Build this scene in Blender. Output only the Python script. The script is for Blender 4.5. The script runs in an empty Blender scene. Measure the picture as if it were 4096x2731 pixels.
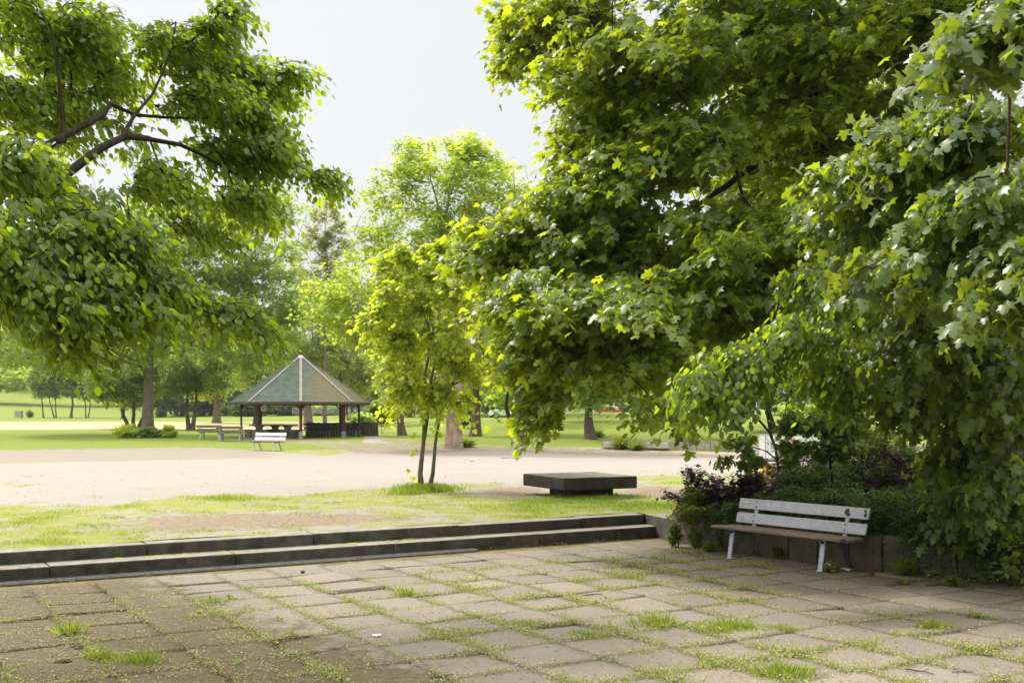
import bpy, bmesh, math, random
import numpy as np
from mathutils import Vector, Matrix, noise as mnoise

# ------------------------------------------------------------------ camera, sky, sun, exposure
SC = bpy.context.scene
COL = SC.collection
F, YH, HC = 4400.0, 1655.0, 2.10          # focal length in photo px, horizon row, eye height over the plaza
TER = 0.33                                # height of the terrace above the sunken plaza
cam_d = bpy.data.cameras.new('camera')
cam = bpy.data.objects.new('camera', cam_d)
COL.objects.link(cam)
cam.location = (0, 0, HC)
cam.rotation_euler = (math.radians(90), 0, 0)
cam_d.sensor_width = 36.0
cam_d.lens = 36.0 * F / 4096.0
cam_d.shift_y = (YH - 1365.5) / 4096.0
cam_d.clip_start = 0.1
cam_d.clip_end = 3000
SC.camera = cam

SUN_EL, SUN_AZ = math.radians(50), math.radians(-52)      # azimuth measured from +Y towards +X
w = bpy.data.worlds.new("World")
SC.world = w
w.use_nodes = True
wn = w.node_tree
wn.nodes.clear()
sky = wn.nodes.new('ShaderNodeTexSky')
sky.sky_type = 'NISHITA'
sky.sun_disc = False
sky.sun_elevation = SUN_EL
sky.sun_rotation = SUN_AZ
sky.air_density = 1.0
sky.dust_density = 6.0
sky.ozone_density = 1.0
# thin bright cloud veil over the whole sky
hs = wn.nodes.new('ShaderNodeHueSaturation'); hs.inputs['Saturation'].default_value = 0.22
mx = wn.nodes.new('ShaderNodeMix'); mx.data_type = 'RGBA'
mx.inputs['Factor'].default_value = 0.8
mx.inputs[7].default_value = (8.75, 8.75, 8.75, 1)
bg = wn.nodes.new('ShaderNodeBackground'); bg.inputs['Strength'].default_value = 0.125
wo = wn.nodes.new('ShaderNodeOutputWorld')
wn.links.new(sky.outputs[0], hs.inputs['Color'])
wn.links.new(hs.outputs[0], mx.inputs[6])
wtc = wn.nodes.new('ShaderNodeTexCoord'); wsx = wn.nodes.new('ShaderNodeSeparateXYZ')
wr = wn.nodes.new('ShaderNodeValToRGB')
wr.color_ramp.elements[0].position = 0.38; wr.color_ramp.elements[0].color = (0.415, 0.425, 0.435, 1)
wr.color_ramp.elements[1].position = 0.75; wr.color_ramp.elements[1].color = (1.75, 1.72, 1.66, 1)
wm = wn.nodes.new('ShaderNodeMix'); wm.data_type = 'RGBA'; wm.blend_type = 'MULTIPLY'; wm.inputs[0].default_value = 1.0
wn.links.new(wtc.outputs['Generated'], wsx.inputs[0]); wn.links.new(wsx.outputs[2], wr.inputs[0])
wn.links.new(mx.outputs[2], wm.inputs[6]); wn.links.new(wr.outputs[0], wm.inputs[7])
wn.links.new(wm.outputs[2], bg.inputs['Color'])
wn.links.new(bg.outputs[0], wo.inputs[0])

sd = bpy.data.lights.new('sun', 'SUN')
sd.energy = 2.2
sd.angle = math.radians(7.0)
sd.color = (1.0, 0.94, 0.83)
sun = bpy.data.objects.new('sun', sd)
COL.objects.link(sun)
to_sun = Vector((math.sin(SUN_AZ) * math.cos(SUN_EL), math.cos(SUN_AZ) * math.cos(SUN_EL), math.sin(SUN_EL)))
sun.rotation_euler = to_sun.to_track_quat('Z', 'Y').to_euler()
SC.view_settings.view_transform = 'Standard'
SC.view_settings.look = 'None'
SC.view_settings.gamma = 1.0
SC.view_settings.exposure = 1.05
SC.render.engine = 'CYCLES'
SC.cycles.max_bounces = 10
SC.cycles.transmission_bounces = 6
SC.cycles.diffuse_bounces = 5

# ------------------------------------------------------------------ helpers
rng = np.random.default_rng(7)
random.seed(7)
R = math.radians


def srgb(r, g, b):
    f = lambda c: (c / 255 / 12.92) if c / 255 <= 0.04045 else ((c / 255 + 0.055) / 1.055) ** 2.4
    return (f(r), f(g), f(b))


def tag(o, label=None, cat=None, group=None, kind=None):
    if label: o['label'] = label
    if cat: o['category'] = cat
    if group: o['group'] = group
    if kind: o['kind'] = kind
    return o


def empty(name, loc=(0, 0, 0), rz=0.0):
    o = bpy.data.objects.new(name, None)
    o.empty_display_size = 0.2
    COL.objects.link(o)
    o.location = loc
    o.rotation_euler = (0, 0, rz)
    return o


def link_mesh(name, me, mat, parent=None):
    if mat is not None:
        me.materials.append(mat)
    o = bpy.data.objects.new(name, me)
    COL.objects.link(o)
    if parent is not None:
        o.parent = parent
    return o


def np_mesh(name, verts, faces_flat, face_sizes, smooth=False, attrs=None):
    me = bpy.data.meshes.new(name)
    nv = len(verts)
    me.vertices.add(nv)
    me.vertices.foreach_set('co', np.asarray(verts, dtype=np.float32).ravel())
    nl = len(faces_flat)
    me.loops.add(nl)
    me.loops.foreach_set('vertex_index', np.asarray(faces_flat, dtype=np.int32))
    nf = len(face_sizes)
    me.polygons.add(nf)
    fs = np.asarray(face_sizes, dtype=np.int32)
    st = np.concatenate([[0], np.cumsum(fs)[:-1]]).astype(np.int32)
    me.polygons.foreach_set('loop_start', st)
    me.polygons.foreach_set('loop_total', fs)
    if smooth:
        me.polygons.foreach_set('use_smooth', np.ones(nf, dtype=bool))
    if attrs:
        for k, v in attrs.items():
            a = me.attributes.new(k, 'FLOAT', 'POINT')
            a.data.foreach_set('value', np.asarray(v, dtype=np.float32))
    me.update(calc_edges=True)
    me.validate()
    return me


class MB:
    """collects simple solids and links them as ONE mesh object"""
    def __init__(self):
        self.v = []; self.f = []

    def add(self, vs, fs):
        b = len(self.v)
        self.v += [tuple(p) for p in vs]
        self.f += [tuple(i + b for i in f) for f in fs]

    def box(self, c, s, rz=0.0, m=None):
        hx, hy, hz = s[0] / 2, s[1] / 2, s[2] / 2
        M = m if m is not None else Matrix.Translation(c) @ Matrix.Rotation(rz, 4, 'Z')
        vs = [M @ Vector((x, y, z)) for z in (-hz, hz) for (x, y) in ((-hx, -hy), (hx, -hy), (hx, hy), (-hx, hy))]
        self.add(vs, [(3, 2, 1, 0), (4, 5, 6, 7), (0, 1, 5, 4), (1, 2, 6, 5), (2, 3, 7, 6), (3, 0, 4, 7)])

    def beam(self, a, b, wdt, thk, up=(0, 0, 1)):
        a = Vector(a); b = Vector(b)
        d = (b - a); L = d.length; d.normalize()
        u = Vector(up)
        s = d.cross(u)
        if s.length < 1e-4: s = d.cross(Vector((1, 0, 0)))
        s.normalize(); u = s.cross(d).normalized()
        M = Matrix((( s.x, d.x, u.x, (a.x + b.x) / 2), (s.y, d.y, u.y, (a.y + b.y) / 2), (s.z, d.z, u.z, (a.z + b.z) / 2), (0, 0, 0, 1)))
        self.box(None, (wdt, L, thk), m=M)

    def prism(self, poly, z0, z1):
        n = len(poly)
        vs = [(x, y, z0) for x, y in poly] + [(x, y, z1) for x, y in poly]
        fs = [tuple(range(n - 1, -1, -1)), tuple(range(n, 2 * n))]
        fs += [(i, (i + 1) % n, n + (i + 1) % n, n + i) for i in range(n)]
        self.add(vs, fs)

    def cyl(self, c, r, h, n=12, r2=None):
        r2 = r if r2 is None else r2
        vs = [(c[0] + r * math.cos(2 * math.pi * i / n), c[1] + r * math.sin(2 * math.pi * i / n), c[2]) for i in range(n)]
        vs += [(c[0] + r2 * math.cos(2 * math.pi * i / n), c[1] + r2 * math.sin(2 * math.pi * i / n), c[2] + h) for i in range(n)]
        self.add(vs, [tuple(range(n - 1, -1, -1)), tuple(range(n, 2 * n))] + [(i, (i + 1) % n, n + (i + 1) % n, n + i) for i in range(n)])

    def rod(self, a, b, r, n=6, r2=None):
        r2 = r if r2 is None else r2
        a = Vector(a); b = Vector(b); d = (b - a).normalized()
        s = d.cross(Vector((0, 0, 1)))
        if s.length < 1e-4: s = Vector((1, 0, 0))
        s.normalize(); u = s.cross(d)
        vs = []
        for p, rr in ((a, r), (b, r2)):
            for i in range(n):
                t = 2 * math.pi * i / n
                vs.append(p + s * math.cos(t) * rr + u * math.sin(t) * rr)
        self.add(vs, [tuple(range(n - 1, -1, -1)), tuple(range(n, 2 * n))] + [(i, (i + 1) % n, n + (i + 1) % n, n + i) for i in range(n)])

    def sphere(self, c, r, seg=10, ring=6, sz=1.0):
        vs = []; fs = []
        for j in range(ring + 1):
            ph = math.pi * j / ring
            for i in range(seg):
                t = 2 * math.pi * i / seg
                vs.append((c[0] + r * math.sin(ph) * math.cos(t), c[1] + r * math.sin(ph) * math.sin(t), c[2] + r * sz * math.cos(ph)))
        for j in range(ring):
            for i in range(seg):
                fs.append((j * seg + i, (j + 1) * seg + i, (j + 1) * seg + (i + 1) % seg, j * seg + (i + 1) % seg))
        self.add(vs, fs)

    def build(self, name, mat, parent=None, bevel=0.0, smooth=False, seg=2):
        me = bpy.data.meshes.new(name)
        me.from_pydata(self.v, [], self.f)
        if smooth:
            for p in me.polygons: p.use_smooth = True
        me.update()
        if bevel > 0:
            bm = bmesh.new(); bm.from_mesh(me)
            es = [e for e in bm.edges if len(e.link_faces) == 2 and e.calc_face_angle(0) > 0.5]
            bmesh.ops.bevel(bm, geom=es, offset=bevel, segments=seg, affect='EDGES', profile=0.5, clamp_overlap=True)
            bm.to_mesh(me); bm.free()
        return link_mesh(name, me, mat, parent)


def at(x, y, D):
    """point seen at photo pixel (x, y) at distance D"""
    return np.array(((x - 2048.0) * D / F, D, HC - (y - YH) * D / F))


def ground_at(x, y, z):
    D = F * (HC - z) / (y - YH)
    return np.array(((x - 2048.0) * D / F, D, z))


# ------------------------------------------------------------------ materials
def mat_new(name):
    m = bpy.data.materials.new(name)
    m.use_nodes = True
    nt = m.node_tree
    nt.nodes.clear()
    out = nt.nodes.new('ShaderNodeOutputMaterial')
    return m, nt, out


def N(nt, t, **kw):
    n = nt.nodes.new(t)
    for k, v in kw.items():
        if k.startswith('i_'):
            n.inputs[k[2:]].default_value = v
        else:
            setattr(n, k, v)
    return n


def coords(nt, kind='Object', scale=(1, 1, 1)):
    tc = N(nt, 'ShaderNodeTexCoord')
    mp = N(nt, 'ShaderNodeMapping')
    mp.inputs['Scale'].default_value = scale
    nt.links.new(tc.outputs[kind], mp.inputs['Vector'])
    return mp.outputs[0]


def noise_n(nt, vec, scale, detail=4, rough=0.6, dist=0.0):
    n = N(nt, 'ShaderNodeTexNoise')
    n.inputs['Scale'].default_value = scale
    n.inputs['Detail'].default_value = detail
    n.inputs['Roughness'].default_value = rough
    n.inputs['Distortion'].default_value = dist
    if vec is not None: nt.links.new(vec, n.inputs['Vector'])
    return n.outputs['Fac']


def ramp(nt, fac, stops):
    r = N(nt, 'ShaderNodeValToRGB')
    el = r.color_ramp.elements
    while len(el) > len(stops): el.remove(el[-1])
    while len(el) < len(stops): el.new(0.5)
    for e, (p, c) in zip(el, stops):
        e.position = p
        e.color = (c, c, c, 1) if isinstance(c, (int, float)) else (*c, 1)
    nt.links.new(fac, r.inputs[0])
    return r.outputs[0]


def mixc(nt, fac, a, b, mode='MIX'):
    m = N(nt, 'ShaderNodeMix', data_type='RGBA', blend_type=mode)
    for sock, v in ((m.inputs[0], fac), (m.inputs[6], a), (m.inputs[7], b)):
        if isinstance(v, (int, float)): sock.default_value = v
        elif isinstance(v, tuple): sock.default_value = (*v[:3], 1)
        else: nt.links.new(v, sock)
    return m.outputs[2]


def mathn(nt, op, a, b=None, c=None, clamp=False):
    m = N(nt, 'ShaderNodeMath', operation=op, use_clamp=clamp)
    for i, v in enumerate((a, b, c)):
        if v is None: continue
        if isinstance(v, (int, float)): m.inputs[i].default_value = v
        else: nt.links.new(v, m.inputs[i])
    return m.outputs[0]


def attr(nt, name):
    a = N(nt, 'ShaderNodeAttribute', attribute_name=name)
    return a.outputs['Fac']


def bump(nt, h, strength=0.3, dist=0.02):
    b = N(nt, 'ShaderNodeBump')
    b.inputs['Strength'].default_value = strength
    b.inputs['Distance'].default_value = dist
    nt.links.new(h, b.inputs['Height'])
    return b.outputs[0]


def principled(nt, out, col, rough=0.8, normal=None, metallic=0.0, spec=0.3):
    p = N(nt, 'ShaderNodeBsdfPrincipled')
    if isinstance(col, tuple): p.inputs['Base Color'].default_value = (*col[:3], 1)
    else: nt.links.new(col, p.inputs['Base Color'])
    if isinstance(rough, (int, float)): p.inputs['Roughness'].default_value = rough
    else: nt.links.new(rough, p.inputs['Roughness'])
    p.inputs['Metallic'].default_value = metallic
    p.inputs['Specular IOR Level'].default_value = spec
    if normal is not None: nt.links.new(normal, p.inputs['Normal'])
    nt.links.new(p.outputs[0], out.inputs[0])
    return p


def m_noise(name, c1, c2, scale=8, rough=0.8, bumps=0.3, bscale=40, c3=None, s3=60, dist=0.01, stretch=(1, 1, 1), metallic=0, lo=0.35, hi=0.65, spec=0.3):
    m, nt, out = mat_new(name)
    v = coords(nt, 'Object', stretch)
    n1 = noise_n(nt, v, scale, 6, 0.65)
    c = mixc(nt, ramp(nt, n1, [(lo, 0.0), (hi, 1.0)]), c1, c2)
    if c3 is not None:
        n3 = noise_n(nt, v, s3, 4, 0.7)
        c = mixc(nt, ramp(nt, n3, [(0.55, 0.0), (0.66, 1.0)]), c, c3)
    nb = noise_n(nt, v, bscale, 5, 0.7)
    principled(nt, out, c, rough, bump(nt, nb, bumps, dist), metallic, spec)
    return m


def m_leaf(name, dark, light, trans, tfac=0.45, rough=0.45, spec=0.35, gloss_tint=None):
    """dark..light: reflectance range picked per leaf; trans: colour of the light passing through"""
    m, nt, out = mat_new(name)
    t = attr(nt, 't')
    c = mixc(nt, ramp(nt, t, [(0.0, 0.0), (1.0, 1.0)]), dark, light)
    tc = mixc(nt, t, tuple(x * 0.62 for x in trans), tuple(min(1, x * 1.25) for x in trans))
    p = N(nt, 'ShaderNodeBsdfPrincipled')
    nt.links.new(c, p.inputs['Base Color'])
    p.inputs['Roughness'].default_value = rough
    p.inputs['Specular IOR Level'].default_value = spec
    tr = N(nt, 'ShaderNodeBsdfTranslucent')
    nt.links.new(tc, tr.inputs['Color'])
    mxs = N(nt, 'ShaderNodeMixShader')
    mxs.inputs[0].default_value = tfac
    nt.links.new(p.outputs[0], mxs.inputs[1])
    nt.links.new(tr.outputs[0], mxs.inputs[2])
    nt.links.new(mxs.outputs[0], out.inputs[0])
    return m


def m_bark(name, c1, c2, stretch=(6, 6, 1.2), scale=3.0, moss=None, b=0.8):
    m, nt, out = mat_new(name)
    v = coords(nt, 'Object', stretch)
    n1 = noise_n(nt, v, scale, 6, 0.7, 0.6)
    c = mixc(nt, ramp(nt, n1, [(0.35, 0.0), (0.62, 1.0)]), c1, c2)
    if moss:
        v2 = coords(nt, 'Object')
        c = mixc(nt, ramp(nt, noise_n(nt, v2, 1.5, 4, 0.7), [(0.48, 0.0), (0.62, 0.8)]), c, moss)
    principled(nt, out, c, 0.9, bump(nt, n1, b, 0.05), 0, 0.15)
    return m


M = {}
# foliage
M['maple'] = m_leaf('maple_leaf', (0.059, 0.098, 0.013), (0.132, 0.176, 0.021), (0.575, 0.706, 0.015), 0.5, 0.36, 0.5)
M['maple_near'] = m_leaf('maple_leaf_deep', (0.055, 0.098, 0.026), (0.119, 0.162, 0.038), (0.422, 0.539, 0.015), 0.42, 0.36, 0.5)
M['maple_young'] = m_leaf('young_maple_leaf', (0.158, 0.216, 0.019), (0.290, 0.314, 0.022), (0.690, 0.833, 0.030), 0.55, 0.4, 0.45)
M['hornbeam'] = m_leaf('hornbeam_leaf', (0.048, 0.098, 0.012), (0.125, 0.186, 0.017), (0.53, 0.69, 0.015), 0.5, 0.38, 0.45)
M['bright'] = m_leaf('bright_leaf', (0.2, 0.3, 0.03), (0.33, 0.42, 0.05), (0.68, 0.84, 0.06), 0.52, 0.5, 0.3)
M['mid'] = m_leaf('mid_leaf', (0.15, 0.23, 0.04), (0.26, 0.345, 0.07), (0.58, 0.72, 0.1), 0.5, 0.5, 0.3)
M['deep'] = m_leaf('deep_leaf', (0.075, 0.132, 0.024), (0.145, 0.216, 0.04), (0.40, 0.53, 0.05), 0.46, 0.5, 0.3)
M['pine'] = m_leaf('pine_needles', (0.079, 0.093, 0.038), (0.145, 0.137, 0.053), (0.264, 0.274, 0.060), 0.3, 0.6, 0.2)
M['far'] = m_leaf('far_leaf', (0.198, 0.230, 0.053), (0.343, 0.353, 0.090), (0.575, 0.627, 0.135), 0.48, 0.6, 0.2)
M['fardark'] = m_leaf('far_dark_leaf', (0.059, 0.098, 0.034), (0.119, 0.157, 0.045), (0.264, 0.343, 0.060), 0.4, 0.6, 0.2)
M['purple'] = m_leaf('purple_leaf', (0.025, 0.014, 0.022), (0.06, 0.028, 0.045), (0.16, 0.05, 0.06), 0.3, 0.4, 0.4)
M['box_leaf'] = m_leaf('small_glossy_leaf', (0.03, 0.075, 0.015), (0.10, 0.19, 0.035), (0.25, 0.45, 0.03), 0.38, 0.3, 0.5)
M['yew'] = m_leaf('feathery_leaf', (0.066, 0.108, 0.015), (0.158, 0.216, 0.022), (0.396, 0.490, 0.022), 0.4, 0.5, 0.3)
M['weed'] = m_leaf('weed_leaf', (0.20, 0.20, 0.06), (0.42, 0.40, 0.20), (0.45, 0.5, 0.14), 0.3, 0.5, 0.2)
M['grass'] = m_leaf('grass_blade', (0.1, 0.17, 0.018), (0.33, 0.35, 0.07), (0.46, 0.6, 0.05), 0.36, 0.5, 0.2)
M['green_weed'] = m_leaf('green_weed_leaf', (0.066, 0.118, 0.022), (0.185, 0.235, 0.030), (0.462, 0.539, 0.030), 0.4, 0.45, 0.3)
# bark
M['bark_dark'] = m_bark('dark_bark', (0.022, 0.018, 0.013), (0.055, 0.045, 0.032))
M['bark_brown'] = m_bark('brown_bark', (0.06, 0.045, 0.035), (0.15, 0.115, 0.09))
M['bark_grey'] = m_bark('grey_bark', (0.12, 0.10, 0.075), (0.23, 0.195, 0.15), moss=(0.10, 0.11, 0.05))
M['bark_young'] = m_bark('young_bark', (0.085, 0.075, 0.05), (0.17, 0.15, 0.11), stretch=(4, 4, 2), moss=(0.08, 0.10, 0.03), b=0.3)
M['bark_plane'] = m_bark('peeling_bark', (0.20, 0.13, 0.09), (0.40, 0.30, 0.21), stretch=(2, 2, 0.8), scale=2.2, moss=(0.17, 0.17, 0.11), b=0.4)
M['bark_far'] = m_bark('far_bark', (0.10, 0.08, 0.06), (0.19, 0.15, 0.11))


def m_wet_concrete(name, c1, c2, moss=None, mamt=0.6, lo=0.5, stain=None, bs=0.35, riser_shade=None):
    m, nt, out = mat_new(name)
    v = coords(nt, 'Object')
    c = mixc(nt, ramp(nt, noise_n(nt, v, 2.2, 6, 0.7), [(0.35, 0.0), (0.65, 1.0)]), c1, c2)
    sp = noise_n(nt, v, 90, 3, 0.8)
    c = mixc(nt, ramp(nt, sp, [(0.4, 0.0), (0.7, 0.35)]), c, tuple(min(1, x * 1.9) for x in c2))
    if stain is not None:
        vs = coords(nt, 'Object', (1.6, 1.6, 0.9))
        c = mixc(nt, ramp(nt, noise_n(nt, vs, 3.0, 5, 0.75), [(0.40, 0.0), (0.70, 0.75)]), c, stain)
    if moss is not None:
        c = mixc(nt, ramp(nt, noise_n(nt, v, 3.1, 7, 0.75), [(lo, 0.0), (lo + 0.12, mamt)]), c, moss)
    if riser_shade is not None:
        # backlit shade painted on the upright faces only, together with dark staining
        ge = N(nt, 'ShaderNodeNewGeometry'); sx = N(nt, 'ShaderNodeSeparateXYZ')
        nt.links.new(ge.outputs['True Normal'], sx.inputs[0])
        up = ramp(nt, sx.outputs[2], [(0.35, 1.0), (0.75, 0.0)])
        shade_amt = mathn(nt, 'MULTIPLY', up, ramp(nt, noise_n(nt, v, 3.5, 7, 0.75), [(0.33, 1.0), (0.68, 0.55)]))
        c = mixc(nt, shade_amt, c, riser_shade)
    nb = noise_n(nt, v, 60, 6, 0.75)
    principled(nt, out, c, 0.88, bump(nt, nb, bs, 0.012), 0, 0.25)
    return m


M['kerb'] = m_wet_concrete('kerb_concrete', (0.17, 0.155, 0.13), (0.25, 0.23, 0.195), moss=(0.09, 0.10, 0.03), lo=0.60, stain=(0.11, 0.10, 0.08), riser_shade=(0.028, 0.024, 0.017))
M['wall'] = m_wet_concrete('wall_concrete', (0.09, 0.075, 0.055), (0.15, 0.128, 0.095), moss=(0.10, 0.11, 0.05), lo=0.58, stain=(0.08, 0.065, 0.045))
M['slab'] = m_wet_concrete('block_concrete', (0.09, 0.075, 0.06), (0.19, 0.165, 0.14), moss=(0.04, 0.035, 0.022), lo=0.55, stain=(0.06, 0.05, 0.04), riser_shade=(0.026, 0.021, 0.017))
M['farwall'] = m_wet_concrete('far_wall_concrete', (0.24, 0.205, 0.165), (0.33, 0.29, 0.235), stain=(0.17, 0.14, 0.11))
M['pale_conc'] = m_wet_concrete('pale_concrete', (0.34, 0.31, 0.27), (0.46, 0.43, 0.38), stain=(0.24, 0.22, 0.18))
M['soil'] = m_noise('soil', (0.045, 0.032, 0.02), (0.10, 0.075, 0.045), 5, 0.95, 0.8, 50)


def m_tiles():
    m, nt, out = mat_new('paving_slabs')
    v = coords(nt, 'Object')
    ck = attr(nt, 'check')
    rn = attr(nt, 't')
    ms = attr(nt, 'moss')
    dirt = attr(nt, 'dirt')
    fine = noise_n(nt, v, 110, 3, 0.85)
    grit = noise_n(nt, v, 42, 5, 0.85)
    broad = noise_n(nt, v, 1.6, 8, 0.75)
    dark = mixc(nt, broad, (0.145, 0.124, 0.098), (0.255, 0.222, 0.178))
    lite = mixc(nt, broad, (0.18, 0.150, 0.112), (0.335, 0.285, 0.222))
    lite = mixc(nt, ramp(nt, grit, [(0.36, 0.75), (0.56, 0.0)]), lite, (0.075, 0.06, 0.045))
    dark = mixc(nt, ramp(nt, grit, [(0.36, 0.35), (0.5, 0.0)]), dark, (0.05, 0.045, 0.038))
    c = mixc(nt, ck, dark, lite)
    c = mixc(nt, mathn(nt, 'MULTIPLY', rn, 0.35), c, (0.10, 0.088, 0.075))
    # crumbs of bark and soil lie everywhere
    cr = N(nt, 'ShaderNodeTexVoronoi', feature='F1'); cr.inputs['Scale'].default_value = 26
    nt.links.new(v, cr.inputs['Vector'])
    cm = mathn(nt, 'MULTIPLY', ramp(nt, cr.outputs['Distance'], [(0.10, 1.0), (0.20, 0.0)]), ramp(nt, noise_n(nt, v, 5, 5, 0.8), [(0.50, 0.0), (0.62, 0.85)]))
    c = mixc(nt, cm, c, (0.055, 0.038, 0.025))
    edge = noise_n(nt, v, 6, 6, 0.75)
    # litter layer and brown staining
    df = mathn(nt, 'ADD', dirt, mathn(nt, 'MULTIPLY', mathn(nt, 'SUBTRACT', edge, 0.5), 2.4))
    c = mixc(nt, ramp(nt, df, [(0.42, 0.0), (0.85, 0.6)]), c, mixc(nt, fine, (0.075, 0.055, 0.038), (0.19, 0.145, 0.10)))
    mf = mathn(nt, 'ADD', ms, mathn(nt, 'MULTIPLY', mathn(nt, 'SUBTRACT', noise_n(nt, v, 2.2, 9, 0.82), 0.5), 1.8))
    mc = mixc(nt, ramp(nt, noise_n(nt, v, 9, 7, 0.85), [(0.42, 0.0), (0.58, 1.0)]), (0.050, 0.032, 0.018), (0.085, 0.080, 0.020))
    mc = mixc(nt, ramp(nt, grit, [(0.50, 0.0), (0.62, 0.8)]), mc, (0.16, 0.105, 0.06))
    c = mixc(nt, ramp(nt, mf, [(0.42, 0.0), (0.62, 0.9)]), c, mc)
    h = mixc(nt, ramp(nt, mf, [(0.42, 0.0), (0.62, 0.9)]), fine, noise_n(nt, v, 35, 6, 0.8))
    principled(nt, out, c, 0.85, bump(nt, h, 0.55, 0.008), 0, 0.3)
    return m


M['tiles'] = m_tiles()


def m_ground():
    m, nt, out = mat_new('terrace_ground')
    v = coords(nt, 'Object')
    g = attr(nt, 'grass'); d = attr(nt, 'dirt'); dry = attr(nt, 'dry'); pv = attr(nt, 'paver'); sh = attr(nt, 'lush')
    n_b = noise_n(nt, v, 0.55, 8, 0.7)
    n_m = noise_n(nt, v, 3.0, 7, 0.75)
    n_f = noise_n(nt, v, 34, 5, 0.88)
    n_g = noise_n(nt, v, 9, 7, 0.85)
    gravel = mixc(nt, n_b, (0.235, 0.217, 0.192), (0.315, 0.295, 0.268))
    gravel = mixc(nt, ramp(nt, n_f, [(0.35, 0.0), (0.7, 1.0)]), mixc(nt, 0.35, gravel, (0.2, 0.17, 0.14)), gravel)
    gravel = mixc(nt, ramp(nt, n_g, [(0.50, 0.0), (0.68, 0.5)]), gravel, (0.17, 0.14, 0.115))
    c = mixc(nt, pv, gravel, mixc(nt, n_m, (0.18, 0.15, 0.125), (0.26, 0.23, 0.195)))
    dirt_c = mixc(nt, n_f, (0.13, 0.092, 0.06), (0.33, 0.27, 0.20))
    dirt_c = mixc(nt, ramp(nt, n_g, [(0.48, 0.0), (0.62, 0.8)]), dirt_c, (0.085, 0.052, 0.034))
    df = mathn(nt, 'ADD', mathn(nt, 'MULTIPLY', d, 0.8), mathn(nt, 'MULTIPLY', mathn(nt, 'SUBTRACT', n_m, 0.5), 2.2))
    c = mixc(nt, ramp(nt, df, [(0.35, 0.0), (0.65, 1.0)]), c, dirt_c)
    gr = mixc(nt, n_m, (0.13, 0.175, 0.022), (0.21, 0.25, 0.04))
    gr = mixc(nt, ramp(nt, n_b, [(0.35, 0.0), (0.7, 0.6)]), gr, (0.30, 0.29, 0.09))
    lush = mixc(nt, n_m, (0.135, 0.172, 0.025), (0.21, 0.24, 0.045))
    gr = mixc(nt, ramp(nt, n_g, [(0.44, 0.0), (0.62, 0.7)]), gr, (0.24, 0.185, 0.10))
    lush = mixc(nt, ramp(nt, n_g, [(0.42, 0.0), (0.62, 0.75)]), lush, (0.075, 0.125, 0.02))
    gr = mixc(nt, sh, gr, lush)
    gr = mixc(nt, mathn(nt, 'MULTIPLY', ramp(nt, mathn(nt, 'ADD', dry, mathn(nt, 'MULTIPLY', mathn(nt, 'SUBTRACT', n_b, 0.5), 0.6)), [(0.35, 0.0), (0.65, 1.0)]), 0.9), gr, mixc(nt, n_m, (0.32, 0.28, 0.15), (0.38, 0.34, 0.20)))
    n_l = noise_n(nt, v, 1.4, 8, 0.8)
    gf = mathn(nt, 'ADD', mathn(nt, 'ADD', mathn(nt, 'MULTIPLY', g, 0.66), mathn(nt, 'MULTIPLY', sh, 0.3)), mathn(nt, 'MULTIPLY', mathn(nt, 'SUBTRACT', n_l, 0.5), 3.2))
    gf = mathn(nt, 'ADD', gf, mathn(nt, 'MULTIPLY', mathn(nt, 'SUBTRACT', n_f, 0.5), 0.5))
    c = mixc(nt, ramp(nt, gf, [(0.40, 0.0), (0.62, 1.0)]), c, gr)
    principled(nt, out, c, 0.95, bump(nt, mathn(nt, 'ADD', n_f, n_m), 0.5, 0.03), 0, 0.1)
    return m


M['ground'] = m_ground()
M['bench_paint'] = m_noise('worn_grey_varnish', (0.46, 0.47, 0.54), (0.56, 0.57, 0.64), 4, 0.42, 0.15, 60, (0.30, 0.23, 0.20), 38, 0.002, (0.5, 2, 2), lo=0.3, hi=0.7, spec=0.5)
M['bench_wood'] = m_noise('worn_brown_wood', (0.14, 0.09, 0.065), (0.24, 0.165, 0.125), 6, 0.6, 0.3, 50, (0.36, 0.31, 0.26), 30, 0.003, (0.4, 4, 4))
M['bench_metal'] = m_noise('pale_blue_paint', (0.42, 0.47, 0.52), (0.52, 0.57, 0.62), 9, 0.45, 0.1, 60, (0.10, 0.08, 0.07), 22, 0.002, spec=0.5)
M['bench_dark'] = m_noise('dark_metal', (0.05, 0.05, 0.052), (0.10, 0.10, 0.10), 9, 0.5, 0.1, 60)
M['white_paint'] = m_noise('weathered_white', (0.55, 0.56, 0.58), (0.72, 0.73, 0.75), 5, 0.5, 0.15, 40, spec=0.4)
M['slat_olive'] = m_noise('brown_grey_slats', (0.16, 0.135, 0.085), (0.25, 0.215, 0.15), 6, 0.6, 0.2, 50)
M['slat_dark'] = m_noise('dark_slats', (0.03, 0.028, 0.03), (0.075, 0.07, 0.07), 5, 0.5, 0.2, 50)
M['post_wood'] = m_noise('brown_timber', (0.055, 0.028, 0.02), (0.115, 0.065, 0.045), 7, 0.75, 0.4, 40, None, stretch=(3, 3, 0.5))
M['steel'] = m_noise('galvanised_steel', (0.20, 0.21, 0.22), (0.32, 0.33, 0.33), 12, 0.55, 0.15, 50, spec=0.5)
M['ridge'] = m_noise('weathered_batten', (0.24, 0.20, 0.19), (0.36, 0.31, 0.29), 8, 0.8, 0.3, 40)
M['white_cap'] = m_noise('pale_metal_cap', (0.6, 0.62, 0.65), (0.7, 0.72, 0.74), 8, 0.4, 0.05, 40)
M['palisade'] = m_noise('weathered_log', (0.055, 0.045, 0.035), (0.13, 0.11, 0.085), 6, 0.9, 0.5, 30, stretch=(3, 3, 0.6))
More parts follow.
